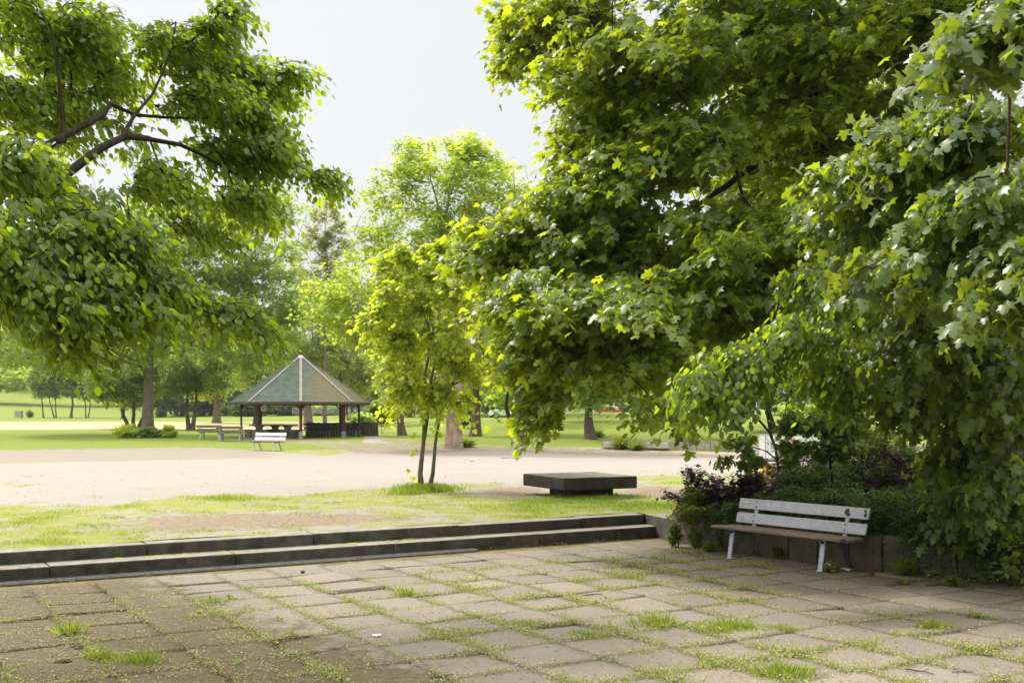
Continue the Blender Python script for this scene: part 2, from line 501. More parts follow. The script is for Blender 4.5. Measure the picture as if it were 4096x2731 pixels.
M['yellow'] = m_noise('yellow_paint', (0.62, 0.36, 0.01), (0.72, 0.44, 0.015), 5, 0.45, 0.08, 40)
M['grey_panel'] = m_noise('pale_blue_grey_panel', (0.33, 0.38, 0.43), (0.42, 0.47, 0.52), 5, 0.5, 0.1, 40)
M['sack'] = m_noise('white_sack', (0.62, 0.60, 0.58), (0.80, 0.79, 0.77), 3, 0.7, 0.9, 9, dist=0.05)
M['moss'] = m_noise('yellow_moss', (0.20, 0.21, 0.02), (0.34, 0.33, 0.04), 12, 0.95, 0.9, 40)
M['litter'] = m_leaf('dry_litter', (0.09, 0.045, 0.022), (0.50, 0.37, 0.24), (0.3, 0.2, 0.1), 0.15, 0.8, 0.1)
M['twig'] = m_noise('twig_bark', (0.05, 0.035, 0.025), (0.13, 0.10, 0.075), 20, 0.9, 0.3, 80)
M['paper'] = m_noise('white_paper', (0.7, 0.7, 0.7), (0.8, 0.8, 0.8), 8, 0.8, 0.2, 30)
M['rubber'] = m_noise('black_rubber', (0.02, 0.02, 0.02), (0.03, 0.03, 0.03), 8, 0.8, 0.1, 30)
M['glass'] = m_noise('dark_glass', (0.03, 0.035, 0.04), (0.05, 0.055, 0.06), 2, 0.1, 0.0, 10, spec=0.6)
M['white_car'] = m_noise('white_car_paint', (0.75, 0.76, 0.78), (0.8, 0.81, 0.82), 2, 0.25, 0.0, 10, spec=0.6)
M['red_car'] = m_noise('red_car_paint', (0.45, 0.04, 0.03), (0.5, 0.05, 0.04), 2, 0.25, 0.0, 10, spec=0.6)
M['skin'] = m_noise('skin', (0.50, 0.32, 0.24), (0.55, 0.36, 0.27), 5, 0.6, 0.02, 10)
M['cloth_dark'] = m_noise('dark_clothing', (0.03, 0.03, 0.045), (0.06, 0.055, 0.07), 8, 0.9, 0.2, 30)
M['cloth_pink'] = m_noise('pale_shirt', (0.5, 0.4, 0.4), (0.62, 0.52, 0.52), 8, 0.9, 0.2, 30)
M['hair'] = m_noise('white_hair', (0.6, 0.6, 0.6), (0.75, 0.75, 0.75), 18, 0.9, 0.2, 30)
M['sign_white'] = m_noise('sign_white', (0.5, 0.45, 0.43), (0.62, 0.57, 0.55), 9, 0.6, 0.05, 30)
M['sign_red'] = m_noise('sign_red', (0.42, 0.06, 0.05), (0.5, 0.09, 0.07), 9, 0.6, 0.05, 30)
M['sign_black'] = m_noise('sign_black', (0.04, 0.03, 0.03), (0.06, 0.05, 0.05), 9, 0.6, 0.05, 30)
M['scratch'] = m_noise('pale_scratch', (0.70, 0.76, 0.82), (0.8, 0.85, 0.9), 9, 0.6, 0.05, 30)
M['burn'] = m_noise('soot_mark', (0.03, 0.03, 0.04), (0.09, 0.09, 0.10), 9, 0.6, 0.05, 30)


def m_shingles():
    m, nt, out = mat_new('green_roof_shingles')
    uv = N(nt, 'ShaderNodeUVMap'); uv.uv_map = 'UVMap'
    br = N(nt, 'ShaderNodeTexBrick')
    br.inputs['Scale'].default_value = 1.0
    br.inputs['Color1'].default_value = (0.055, 0.085, 0.06, 1)
    br.inputs['Color2'].default_value = (0.12, 0.155, 0.12, 1)
    br.inputs['Mortar'].default_value = (0.03, 0.042, 0.034, 1)
    br.inputs['Mortar Size'].default_value = 0.02
    br.inputs['Brick Width'].default_value = 0.33
    br.inputs['Row Height'].default_value = 0.14
    nt.links.new(uv.outputs[0], br.inputs['Vector'])
    v = coords(nt, 'Object')
    sx = N(nt, 'ShaderNodeSeparateXYZ')
    nt.links.new(v, sx.inputs[0])
    n = noise_n(nt, v, 1.2, 6, 0.75)
    n2 = noise_n(nt, v, 3.2, 7, 0.8)
    # moss and dropped needles have gathered on the right-hand panes
    f = mathn(nt, 'ADD', mathn(nt, 'MULTIPLY', sx.outputs[0], 0.30), mathn(nt, 'MULTIPLY', mathn(nt, 'SUBTRACT', n, 0.5), 1.0))
    c = mixc(nt, ramp(nt, f, [(0.12, 0.0), (0.42, 0.8)]), br.outputs['Color'], mixc(nt, br.outputs['Fac'], (0.17, 0.15, 0.05), (0.07, 0.06, 0.03)))
    f2 = mathn(nt, 'MULTIPLY', ramp(nt, n2, [(0.53, 0.0), (0.60, 1.0)]), ramp(nt, mathn(nt, 'MULTIPLY', sx.outputs[0], 0.3), [(0.3, 0.0), (0.6, 0.9)]))
    c = mixc(nt, f2, c, (0.17, 0.11, 0.065))
    fine = noise_n(nt, v, 40, 3, 0.8)
    c = mixc(nt, 0.12, c, mixc(nt, fine, (0.04, 0.05, 0.04), (0.3, 0.33, 0.28)))
    principled(nt, out, c, 0.85, bump(nt, br.outputs['Fac'], -0.4, 0.02), 0, 0.3)
    return m


M['shingles'] = m_shingles()

# ------------------------------------------------------------------ terrain
A = Vector((0.857, 0.515)).normalized()       # along the steps, to the right and away
Bv = Vector((-A.y, A.x))                      # away from the camera, to the left
S0 = Vector((-6.66 + 0.0, 13.85))             # upper step edge where it leaves the frame at the left
CORNER = Vector(ground_at(2580, 2056, TER)[:2])
S0 = Vector(ground_at(0, 2208, TER)[:2])
A = (CORNER - S0).normalized(); Bv = Vector((-A.y, A.x))

ctrl = [(1200, 1755, 63), (1000, 1768, 60), (700, 1777, 58), (0, 1800, 53), (0, 1742, 70), (590, 1733, 73), (300, 1728, 77), (0, 1720, 84),
        (0, 1685, 125), (500, 1685, 125), (800, 1685, 125), (1000, 1688, 120), (1300, 1690, 115), (1600, 1700, 100), (1600, 1752, 62),
        (-900, 1800, 53), (-900, 1720, 84), (-900, 1680, 125), (-900, 1580, 260), (0, 1592, 270), (300, 1605, 270), (700, 1617, 260), (900, 1637, 250), (1100, 1648, 240), (1450, 1652, 220),
        (0, 1500, 340), (-900, 1490, 340), (500, 1520, 350), (1100, 1600, 380), (1600, 1650, 250), (2000, 1655, 250), (1500, 1640, 400),
        (1750, 1745, 62), (1900, 1745, 64), (1900, 1705, 85), (1750, 1665, 150), (2350, 1753, 57), (2200, 1722, 66), (2050, 1706, 72), (2100, 1662, 88),
        (2250, 1652, 90), (2500, 1648, 90), (2700, 1656, 88), (2450, 1700, 70), (2731, 1751, 60), (2942, 1722, 68), (3000, 1690, 78), (3000, 1664, 98), (3106, 1730, 66),
        (3400, 1722, 66), (3400, 1664, 98), (4096, 1722, 66), (4096, 1660, 100), (5400, 1660, 100), (5400, 1730, 66), (2400, 1672, 140), (3000, 1668, 140), (4000, 1668, 140),
        (2400, 1660, 300), (3400, 1660, 300), (5400, 1650, 300), (2400, 1645, 450), (4000, 1640, 450)]
cu, cv, cz = [], [], []
for x, y, D in ctrl:
    p = at(x, y, D)
    cu.append((x - 2048) / F); cv.append(math.log(D)); cz.append(p[2])
for D in (44, 49, 40):
    for u in (-0.9, -0.6, -0.3, 0, 0.3, 0.6, 0.9):
        cu.append(u); cv.append(math.log(D)); cz.append(TER)
cu = np.array(cu); cv = np.array(cv) * 0.8; cz = np.array(cz)


def tpsk(r2):
    return np.where(r2 > 1e-12, 0.5 * r2 * np.log(np.maximum(r2, 1e-12)), 0)


n_ = len(cu)
K = tpsk((cu[:, None] - cu[None]) ** 2 + (cv[:, None] - cv[None]) ** 2) + np.eye(n_) * 2e-4
P_ = np.stack([np.ones(n_), cu, cv], 1)
LHS = np.block([[K, P_], [P_.T, np.zeros((3, 3))]])
sol = np.linalg.solve(LHS, np.concatenate([cz, [0, 0, 0]]))


def terrain(X, Y):
    X = np.atleast_1d(np.asarray(X, float)); Y = np.atleast_1d(np.asarray(Y, float))
    D = np.maximum(Y, 5)
    u = np.clip(X / D, -0.85, 0.85); v = np.log(np.minimum(D, 460)) * 0.8
    out = np.empty(len(u))
    for i in range(0, len(u), 20000):
        uu = u[i:i + 20000]; vv = v[i:i + 20000]
        k = tpsk((uu[:, None] - cu[None]) ** 2 + (vv[:, None] - cv[None]) ** 2)
        out[i:i + 20000] = k @ sol[:n_] + sol[n_] + sol[n_ + 1] * uu + sol[n_ + 2] * vv
    s = np.clip((Y - 45) / 8.0, 0, 1); s = s * s * (3 - 2 * s)
    return TER + s * (np.clip(out, TER - 0.2, 28) - TER)


def tz(x, y):
    return float(terrain([x], [y])[0])


def on_ground(px, py, lo=20.0):
    """terrain point seen at photo pixel (px, py)"""
    Ds = np.geomspace(lo, 420, 900)
    X = (px - 2048.0) * Ds / F
    zr = HC - (py - YH) * Ds / F
    zt = terrain(X, Ds)
    hit = np.where(zr <= zt)[0]
    i = hit[0] if len(hit) else np.argmin(np.abs(zr - zt))
    return np.array((X[i], Ds[i], zt[i]))


# wall line to the right of the corner, seen from the plaza (plan coordinates)
def pg(x, y): return Vector(ground_at(x, y, 0.0)[:2])
WALL = [pg(2768, 2176), pg(3153, 2229), pg(3393, 2262), pg(3672, 2292), pg(3992, 2323), pg(4250, 2362), pg(4700, 2460), pg(5400, 2640)]
BED = TER + 0.10


def near_limit(u):
    """distance along direction u=X/Y where the terrace sheet starts"""
    d = Vector((u, 1.0))
    best = None
    pts = [S0 - A * 40 + Bv * .3, CORNER + A * 0.1 + Bv * 0.30] + [p + Vector((0.10, 0.10)) for p in WALL]
    # step edge (leave 0.30 m under the kerb tread)
    for i in range(len(pts) - 1):
        p, q = Vector(pts[i]), Vector(pts[i + 1])
        e = q - p
        det = d.x * (-e.y) - d.y * (-e.x)
        if abs(det) < 1e-9: continue
        t = (p.x * (-e.y) - p.y * (-e.x)) / det
        s = (d.x * p.y - d.y * p.x) / det
        if -0.001 <= s <= 1.001 and t > 0.5:
            if best is None or t < best: best = t
    return best if best else 9.0


def sstep(x, a, b):
    t = np.clip((x - a) / (b - a), 0, 1)
    return t * t * (3 - 2 * t)


def masks(X, Y, Z):
    """ground cover masks; the outlines were measured from the photograph and laid out on the terrain"""
    px = 2048 + X * F / Y
    py = YH + (HC - Z) * F / Y
    far = Y > 47
    # boundary between gravel yard and the near strip of grass
    gb = np.interp(px, [-3000, 0, 500, 700, 900, 1150, 1400, 1700, 1950, 2100, 2400, 2560, 2750, 5000], [2030, 2018, 2012, 1985, 1968, 1985, 1955, 1938, 1925, 1955, 1925, 1900, 1895, 1880])
    grass = sstep(py, gb - 9, gb + 12)
    # dirt strip within the near grass
    top = np.interp(px, [200, 500, 1000, 1700, 2050], [2110, 2062, 2046, 2052, 2062]); bot = np.interp(px, [200, 500, 1000, 1700, 2050], [2125, 2150, 2120, 2092, 2070])
    ds = sstep(py, top - 22, top + 22) * (1 - sstep(py, bot - 28, bot + 28)) * sstep(px, 100, 800) * (1 - sstep(px, 1300, 2150))
    d2 = np.exp(-(((px - 2060) / 150) ** 2 + ((py - 1968) / 26) ** 2)) * 1.3
    d3 = np.exp(-(((px - 2610) / 130) ** 2 + ((py - 1965) / 24) ** 2)) * 1.4
    dn = np.clip(ds + d2 + d3, 0, 1)
    grass = grass * (1 - dn * 0.75)
    dirt = dn
    # patches in the gravel
    def patch(cx, cy, rx, ry, a): return a * np.exp(-(((px - cx) / rx) ** 2 + ((py - cy) / ry) ** 2))
    grass = np.maximum(grass, patch(60, 1940, 110, 20, 0.62) + patch(900, 1945, 260, 9, 0.33) + patch(2120, 1870, 200, 10, 0.36) + patch(2700, 1885, 330, 12, 0.45) + patch(800, 1985, 150, 12, 0.7))
    # thin grass line along the far side of the gravel yard
    ly = np.interp(px, [-2000, 0, 500, 1100, 1400], [1872, 1852, 1843, 1830, 1822])
    line = np.exp(-((py - ly) / 3.5) ** 2) * (1 - sstep(px, 1080, 1250))
    paver = (1 - sstep(py, ly - 4, ly + 1)) * (1 - sstep(px, 1000, 1200))
    grass = np.maximum(grass, line * 0.75)
    # lawn edge beyond
    le = np.interp(px, [-3000, 0, 700, 850, 1000, 1150, 1300, 1430, 1460, 1700, 1760, 1900, 2200, 2450, 2900, 3400, 6000], [1806, 1801, 1788, 1790, 1800, 1815, 1822, 1808, 1742, 1762, 1768, 1775, 1796, 1806, 1812, 1812, 1812])
    lawn = 1 - sstep(py, le - 4, le + 4)
    # brown path from the gazebo to the yard
    pt = np.interp(px, [950, 1100, 1250, 1430, 1700, 2000, 2300, 2600], [1750, 1752, 1758, 1768, 1772, 1780, 1790, 1802])
    pb = np.interp(px, [950, 1100, 1250, 1430, 1700, 2000, 2300, 2600], [1762, 1768, 1778, 1812, 1815, 1800, 1800, 1806])
    path = sstep(py, pt - 4, pt + 4) * (1 - sstep(py, pb - 4, pb + 4)) * sstep(px, 880, 1020) * (1 - sstep(px, 2350, 2600))
    grass = np.maximum(grass, lawn)
    grass = grass * (1 - path * 0.82)
    dirt = np.maximum(dirt, path * 0.75)
    fringe = np.exp(-((py - le - 10) / 13.0) ** 2) * sstep(px, 1450, 1600) * (1 - sstep(px, 2900, 3300))
    dirt = np.maximum(dirt, fringe * 0.8); grass = np.maximum(grass, fringe * 0.42)
    dry = sstep(py, 1682, 1690) * (1 - sstep(py, 1712, 1724)) * (1 - sstep(px, 1350, 1700)) * (Y > 80)
    paver = paver * (1 - lawn)
    lush = np.where(Y > 52, 1.0, np.exp(-((py - 2025) / 22) ** 2) * sstep(px, 1900, 2150) * 1.0)
    return np.clip(grass, 0, 1), np.clip(dirt, 0, 1), np.clip(dry, 0, 1), np.clip(paver, 0, 1), np.clip(lush, 0, 1)


def build_terrain():
    us = np.concatenate([np.linspace(-1.75, -0.52, 70, endpoint=False), np.linspace(-0.52, 0.52, 620), np.linspace(0.52, 1.75, 70)[1:]])
    nr = 520
    ts = np.linspace(0, 1, nr)
    X = np.empty((len(us), nr)); Y = np.empty((len(us), nr))
    for i, u in enumerate(us):
        y0 = near_limit(float(u))
        y = y0 * (900.0 / y0) ** (ts ** 1.25)
        Y[i] = y; X[i] = u * y
    Z = terrain(X.ravel(), Y.ravel()).reshape(X.shape)
    # the planting bed behind the retaining wall is a little higher
    g, d, dr, pv, lu = masks(X, Y, Z)
    bedc = np.array([WALL[3].x, WALL[3].y])
    dist = np.full(X.shape, 1e9)
    for i in range(len(WALL) - 1):
        p, q = WALL[i], WALL[i + 1]
        e = q - p; L2 = e.length_squared
        t = np.clip(((X - p.x) * e.x + (Y - p.y) * e.y) / L2, 0, 1)
        dist = np.minimum(dist, np.hypot(X - p.x - t * e.x, Y - p.y - t * e.y))
    bed = (1 - sstep(dist, 2.5, 4.5)) * sstep(X, WALL[0].x + .1, WALL[0].x + .9)
    Z = Z + bed * (BED - TER)
    g = g * (1 - bed); d = np.maximum(d, bed)
    Z += np.where(Y < 47, 0.012 * np.sin(X * 1.7 + 0.6 * Y) * g, 0)
    nu = len(us)
    idx = np.arange(nu * nr).reshape(nu, nr)
    f = np.stack([idx[:-1, :-1], idx[1:, :-1], idx[1:, 1:], idx[:-1, 1:]], -1).reshape(-1, 4)
    V = np.stack([X.ravel(), Y.ravel(), Z.ravel()], 1)
    me = np_mesh('terrace_ground', V, f.ravel(), np.full(len(f), 4), True,
                 {'grass': g.ravel(), 'dirt': d.ravel(), 'dry': dr.ravel(), 'paver': pv.ravel(), 'lush': lu.ravel()})
    o = link_mesh('ground', me, M['ground'])
    tag(o, 'pale gravel yard with grass patches running back to a green lawn', 'ground', kind='structure')


build_terrain()
b = MB(); b.box((0, 0, -0.45), (90, 60, 0.3)); 
o = b.build('plaza_subsoil', M['soil']); o.location = (0, -2, 0)
for vtx in o.data.vertices: pass
tag(o, 'bare soil under the sunken plaza', 'soil', kind='structure')


# ------------------------------------------------------------------ plaza paving
def mossmask(px, py):
    a = sstep(-(px - 1300) / 1300.0 + (py - 2360) / 420.0, -0.1, 1.0)
    return a


def in_plaza(p):
    """True if plan point p lies on the plaza side of steps and wall"""
    v = p - S0
    if v.dot(Bv) > -0.72: return False
    # wall side
    for i in range(len(WALL) - 1):
        a, c = WALL[i], WALL[i + 1]
        e = c - a
        if (p - a).dot(e) >= 0 and (p - c).dot(e) <= 0 or (i == 0 and (p - a).dot(e) < 0):
            n = Vector((-e.y, e.x)).normalized()
            if (p - a).dot(n) > -0.01: return False
    return True


TS = 0.745                       # slab pitch
NODE = Vector(ground_at(1655, 2385, 0)[:2])
rt = random.Random(3)


def build_paving():
    V, Fc, ck, tt, ms, dt = [], [], [], [], [], []
    centers = []
    for i in range(-26, 30):
        for j in range(-22, 12):
            c2 = NODE + A * (i + 0.5) * TS + Bv * (j + 0.5) * TS
            if c2.y < 1.0 or c2.y > 24 or abs(c2.x) > c2.y * 1.1 + 3: continue
            if not in_plaza(c2 + Bv * 0.25) or not in_plaza(c2 + A * 0.2): continue
            centers.append((i, j, c2))
            g = rt.uniform(0.004, 0.012)
            h = TS / 2 - g
            tilt = (rt.gauss(0, 0.008), rt.gauss(0, 0.008)); dz = rt.uniform(-0.006, 0.008)
            rot = rt.gauss(0, 0.012)
            off = (rt.gauss(0, 0.006), rt.gauss(0, 0.006))
            nn = 7
            base = len(V)
            edge = {}
            rv = rt.random()
            for a in range(nn + 1):
                for bb in range(nn + 1):
                    s = -1 + 2 * a / nn; t = -1 + 2 * bb / nn
                    cx = s * h; cy = t * h
                    k = 0.985 if (abs(s) == 1 and abs(t) == 1) else 1.0
                    jx = mnoise.noise(Vector((i * 3.1 + s * 2, j * 2.7 + t * 2, 1))) * 0.012
                    jy = mnoise.noise(Vector((i * 3.1 + s * 2, j * 2.7 + t * 2, 9))) * 0.012
                    lx = cx * k + jx + off[0]; ly = cy * k + jy + off[1]
                    lx, ly = lx - rot * ly, ly + rot * lx
                    z = dz + tilt[0] * s + tilt[1] * t
                    p = c2 + A * lx + Bv * ly
                    rnd = max(abs(s), abs(t))
                    V.append((p.x, p.y, z)); ck.append((i + j) % 2); tt.append(rv)
            for a in range(nn):
                for bb in range(nn):
                    q = base + a * (nn + 1) + bb
                    Fc.append((q, q + nn + 1, q + nn + 2, q + 1))
            # skirts
            rim = [(a, 0) for a in range(nn + 1)] + [(nn, bb) for bb in range(1, nn + 1)] + [(a, nn) for a in range(nn - 1, -1, -1)] + [(0, bb) for bb in range(nn - 1, 0, -1)]
            b2 = len(V)
            for a, bb in rim:
                x, y, z = V[base + a * (nn + 1) + bb]
                V.append((x + (x - c2.x) * 0.012, y + (y - c2.y) * 0.012, z - 0.05)); ck.append((i + j) % 2); tt.append(rv)
            n = len(rim)
            for k in range(n):
                a0 = base + rim[k][0] * (nn + 1) + rim[k][1]; a1 = base + rim[(k + 1) % n][0] * (nn + 1) + rim[(k + 1) % n][1]
                Fc.append((a1, a0, b2 + k, b2 + (k + 1) % n))
    V = np.array(V)
    # the paving has settled in soft waves
    px = 2048 + V[:, 0] * F / V[:, 1]; py = YH + (HC - V[:, 2]) * F / V[:, 1]
    moss = mossmask(px, py)
    stepd = np.abs((V[:, 0] - S0.x) * Bv.x + (V[:, 1] - S0.y) * Bv.y + 0.72)
    wd = np.full(len(V), 1e9)
    for i in range(len(WALL) - 1):
        p, q = WALL[i], WALL[i + 1]; e = q - p
        t = np.clip(((V[:, 0] - p.x) * e.x + (V[:, 1] - p.y) * e.y) / e.length_squared, 0, 1)
        wd = np.minimum(wd, np.hypot(V[:, 0] - p.x - t * e.x, V[:, 1] - p.y - t * e.y))
    dirt = np.clip(0.55 * np.exp(-stepd / 0.5) + 0.75 * np.exp(-wd / 1.3) + 0.22 * sstep(px, 2300, 3500), 0, 1)
    me = np_mesh('plaza_paving', V, np.array(Fc).ravel(), np.full(len(Fc), 4), False, {'check': ck, 't': tt, 'moss': moss, 'dirt': dirt})
    o = link_mesh('plaza_paving', me, M['tiles'])
    tag(o, 'sunken plaza of square concrete slabs laid as a light and dark checkerboard', 'paving', kind='structure')
    # joint filling
    b = MB()
    b.add([(-30, 0.5, -0.034), (30, 0.5, -0.034), (30, 30, -0.034), (-30, 30, -0.034)], [(0, 1, 2, 3)])
    o = b.build('joint_soil', M['joint'])
    tag(o, 'brown soil and moss in the joints of the slabs', 'soil', kind='structure')
    return centers


M['joint'] = m_noise('joint_soil', (0.10, 0.065, 0.035), (0.17, 0.155, 0.05), 5, 0.95, 0.8, 50, (0.24, 0.19, 0.12), 45)
TILES = build_paving()

# ------------------------------------------------------------------ steps, drain and near retaining wall
def plan(a, bb):       # a metres along the steps from the corner, b metres away from the camera
    p = CORNER + A * a + Bv * bb
    return p


def steps():
    root = empty('steps', (CORNER.x, CORNER.y, 0))
    tag(root, 'two long low concrete steps between the sunken plaza and the grass', 'steps')
    ang = math.atan2(A.y, A.x)
    rs = random.Random(5)
    for lvl, (z1, b0, b1) in enumerate(((TER, 0.0, 0.36), (TER / 2, -0.42, 0.03))):
        a = 0.0
        L = [1.35, 2.35, 2.45, 2.4, 2.4, 2.4, 2.4, 2.4, 2.4, 2.4, 2.4] if lvl == 0 else [0.95, 1.5, 2.6, 2.4, 2.4, 2.4, 2.4, 2.4, 2.4, 2.4, 2.4]
        for l in L:
            m = MB()
            m.box((-(a + l / 2), (b0 + b1) / 2, z1 / 2 - 0.1), (l - 0.012, b1 - b0, z1 + 0.2))
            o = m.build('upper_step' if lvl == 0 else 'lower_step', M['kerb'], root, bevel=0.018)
            o.rotation_euler = (0, 0, ang)
            o.location = (rs.gauss(0, 0.003), rs.gauss(0, 0.003), rs.gauss(0, 0.003))
            a += l
    # return blocks that lead from the corner to the wall
    W0 = WALL[0]
    for lvl, z1 in ((0, TER + 0.005), (1, TER / 2 + 0.004)):
        c0 = CORNER + (Vector((0, 0)) if lvl == 0 else -Bv * 0.42 - A * 0.02)
        d = (W0 - CORNER).normalized()
        nrm = Vector((-d.y, d.x))
        c1 = W0 + (Vector((0, 0)) if lvl == 0 else -nrm * 0.03 * 0)
        if lvl == 1:
            c1 = W0 - d * 0.05
        dd = (c1 - c0)
        Ln = dd.length; dd.normalize(); nn = Vector((-dd.y, dd.x))
        wdt = 0.36
        m = MB()
        mid = (c0 + c1) / 2 + nn * wdt / 2
        m.box((mid.x - CORNER.x, mid.y - CORNER.y, z1 / 2 - 0.1), (Ln, wdt, z1 + 0.2), rz=math.atan2(dd.y, dd.x))
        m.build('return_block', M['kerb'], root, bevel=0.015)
    return root


steps()


def drain():
    root = empty('drain_channel', (CORNER.x, CORNER.y, 0)); ang = math.atan2(A.y, A.x); root.rotation_euler = (0, 0, ang)
    tag(root, 'narrow metal drain grate along the foot of the lower step', 'drain')
    m = MB()
    for i in range(18):
        L = 1.0
        c = -(4.2 + i * 1.0)
        for yy in (-0.565, -0.445):
            m.box((c, yy, 0.0), (L - 0.01, 0.012, 0.03))
    m.build('edge_rail', M['steel'], root)
    m = MB()
    for i in range(18 * 26):
        m.box((-(3.72 + i / 26.0), -0.505, 0.0), (0.016, 0.11, 0.022))
    m.build('grate_bars', M['bench_dark'], root)


drain()


def moss_strip():
    """cushions of moss on the lower step"""
    rs = random.Random(9)
    m = MB()
    for k in range(190):
        a = -rs.uniform(4.5, 13.5) if k < 120 else -rs.uniform(5.5, 12.0)
        if math.sin(a * 2.1) + rs.gauss(0, 0.6) < 0.0: continue
        p = plan(a, rs.uniform(-0.16, -0.012))
        r = rs.uniform(0.02, 0.075)
        m.sphere((p.x, p.y, TER / 2 - 0.004), r, 8, 5, 0.22)
    o = m.build('moss', M['moss'], smooth=True)
    tag(o, 'yellow green moss cushions along the lower step', 'moss', kind='stuff')


moss_strip()


def ret_wall():
    root = empty('retaining_wall', (WALL[0].x, WALL[0].y, 0))
    tag(root, 'low brown concrete panel wall curving behind the grey park bench', 'wall')
    rs = random.Random(4)
    k = 0
    for i in range(len(WALL) - 1):
        p, q = WALL[i], WALL[i + 1]
        L = (q - p).length
        n = max(1, round(L / 0.62))
        d = (q - p).normalized(); nn = Vector((-d.y, d.x))
        for j in range(n):
            c = p + d * (L * (j + 0.5) / n) + nn * 0.07
            m = MB()
            h = BED + 0.03 + rs.gauss(0, 0.006)
            m.box((c.x - WALL[0].x, c.y - WALL[0].y, h / 2 - 0.1), (L / n - 0.028, 0.14, h + 0.2), rz=math.atan2(d.y, d.x) + rs.gauss(0, 0.008))
            m.build('wall_panel', M['wall'], root, bevel=0.008)
    m = MB()
    for i in range(len(WALL) - 1):
        p, q = WALL[i], WALL[i + 1]
        d = (q - p).normalized(); nn = Vector((-d.y, d.x)); c = (p + q) / 2 + nn * 0.10
        m.box((c.x - WALL[0].x, c.y - WALL[0].y, BED / 2 - 0.12), ((q - p).length, 0.08, BED + 0.14), rz=math.atan2(d.y, d.x))
    m.build('joint_backing', M['soil'], root)


ret_wall()


# ------------------------------------------------------------------ benches
def make_bench(name, L, leg_in, mats, style='near'):
    """local x along the bench, +y towards the back"""
    root = empty(name)
    slat, seatm, metal, back_metal = mats
    H0 = 0.44
    # seat boards
    boards = [(-0.245, 0.15), (-0.075, 0.15), (0.095, 0.15)]
    for k, (yy, wd) in enumerate(boards):
        m = MB()
        zz = H0 - 0.012 - 0.012 * (1 if k == 1 else 0) + (0.014 if k == 0 else 0)
        m.box((0, yy, zz), (L, wd, 0.042))
        m.build('seat_board', seatm, root, bevel=0.012)
    # back boards
    tilt = R(17)
    for k, s in enumerate((0.085, 0.30)):
        m = MB()
        Mx = Matrix.Translation((0, 0.20 + 0.045, H0)) @ Matrix.Rotation(-tilt, 4, 'X') @ Matrix.Translation((0, -0.03, s + 0.02))
        m.box(None, (L, 0.036, 0.155), m=Mx)
        bd = m.build('back_board', slat, root, bevel=0.009)
        for sx in (-1, 1):
            for dz in (-0.04, 0.04):
                if style != 'near': continue
                bm_ = MB()
                p = Mx @ Vector((sx * (L / 2 - leg_in), -0.018, dz))
                bm_.sphere(tuple(p), 0.013, 8, 5)
                bm_.build('bolt', M['bench_dark'], bd, smooth=True)
        if style == 'near':
            marks(bd, Mx, L, k)
    for sx in (-1, 1):
        x = sx * (L / 2 - leg_in)
        m = MB(); m.beam((x, -0.29, 0.0), (x, -0.215, H0 - 0.02), 0.07, 0.022, up=(0, 1, 0))
        m.box((x, -0.27, 0.006), (0.075, 0.10, 0.012))
        m.build('leg', metal, root, bevel=0.003)
        m = MB(); m.beam((x, 0.34, 0.0), (x, 0.12, H0 - 0.02), 0.07, 0.03, up=(0, 1, 0))
        m.box((x, 0.34, 0.006), (0.075, 0.11, 0.012))
        m.build('leg', back_metal, root, bevel=0.003)
        m = MB(); m.beam((x, -0.30, H0 - 0.055), (x, 0.20, H0 - 0.062), 0.05, 0.035)
        m.build('seat_bracket', back_metal, root, bevel=0.003)
        p0 = Vector((x, 0.215, H0 - 0.06)); p1 = Vector((x, 0.215 + math.sin(tilt) * 0.40, H0 + math.cos(tilt) * 0.38))
        m = MB(); m.beam(p0, p1, 0.062, 0.018, up=(0, 1, 0))
        m.build('back_support', metal, root, bevel=0.003)
    return root


def marks(bd, Mx, L, k):
    """scratched scribbles and a soot mark on the front of the back boards"""
    rs = random.Random(20 + k)
    m = MB()
    def stroke(pts, r=0.0016):
        for a, b_ in zip(pts[:-1], pts[1:]):
            m.rod(Mx @ Vector((a[0], -0.0182, a[1])), Mx @ Vector((b_[0], -0.0182, b_[1])), r, 4)
    spots = ((-0.98, 0.02, 0.09), (-0.50, 0.0, 0.20), (-0.20, 0.02, 0.10), (0.05, 0.0, 0.16), (0.30, -0.01, 0.09)) if k == 1 else ((0.98, 0.0, 0.20),)
    for cx, cz, wd in spots:
        x = cx - wd / 2
        while x < cx + wd / 2:
            pts = [(x + rs.uniform(-0.008, 0.02), cz + rs.uniform(-0.04, 0.04)) for _ in range(4)]
            stroke(pts)
            x += rs.uniform(0.016, 0.03)
    m.build('scratched_scribble', M['scratch'], bd)
    if k == 1:
        m = MB()
        for cx, cz, r in ((0.80, 0.0, 0.045), (0.83, -0.03, 0.03), (1.10, -0.02, 0.028), (1.09, 0.03, 0.02)):
            pts = []
            for i in range(14):
                t = 2 * math.pi * i / 14; rr = r * rs.uniform(0.7, 1.2)
                pts.append(Mx @ Vector((cx + rr * math.cos(t), -0.0188, cz + rr * math.sin(t) * 1.1)))
            m.add(pts, [tuple(range(14))])
        m.build('soot_mark', M['burn'], bd)
        m = MB()
        x = -L / 2 + 0.01
        pz = 0.0
        pts = [(x + i * 0.03, -0.035 + i * 0.006 + rs.gauss(0, 0.003)) for i in range(9)]
        for a, b_ in zip(pts[:-1], pts[1:]):
            m.rod(Mx @ Vector((a[0], -0.0178, a[1])), Mx @ Vector((b_[0], -0.0178, b_[1])), 0.0022, 4)
        m.build('crack', M['burn'], bd)


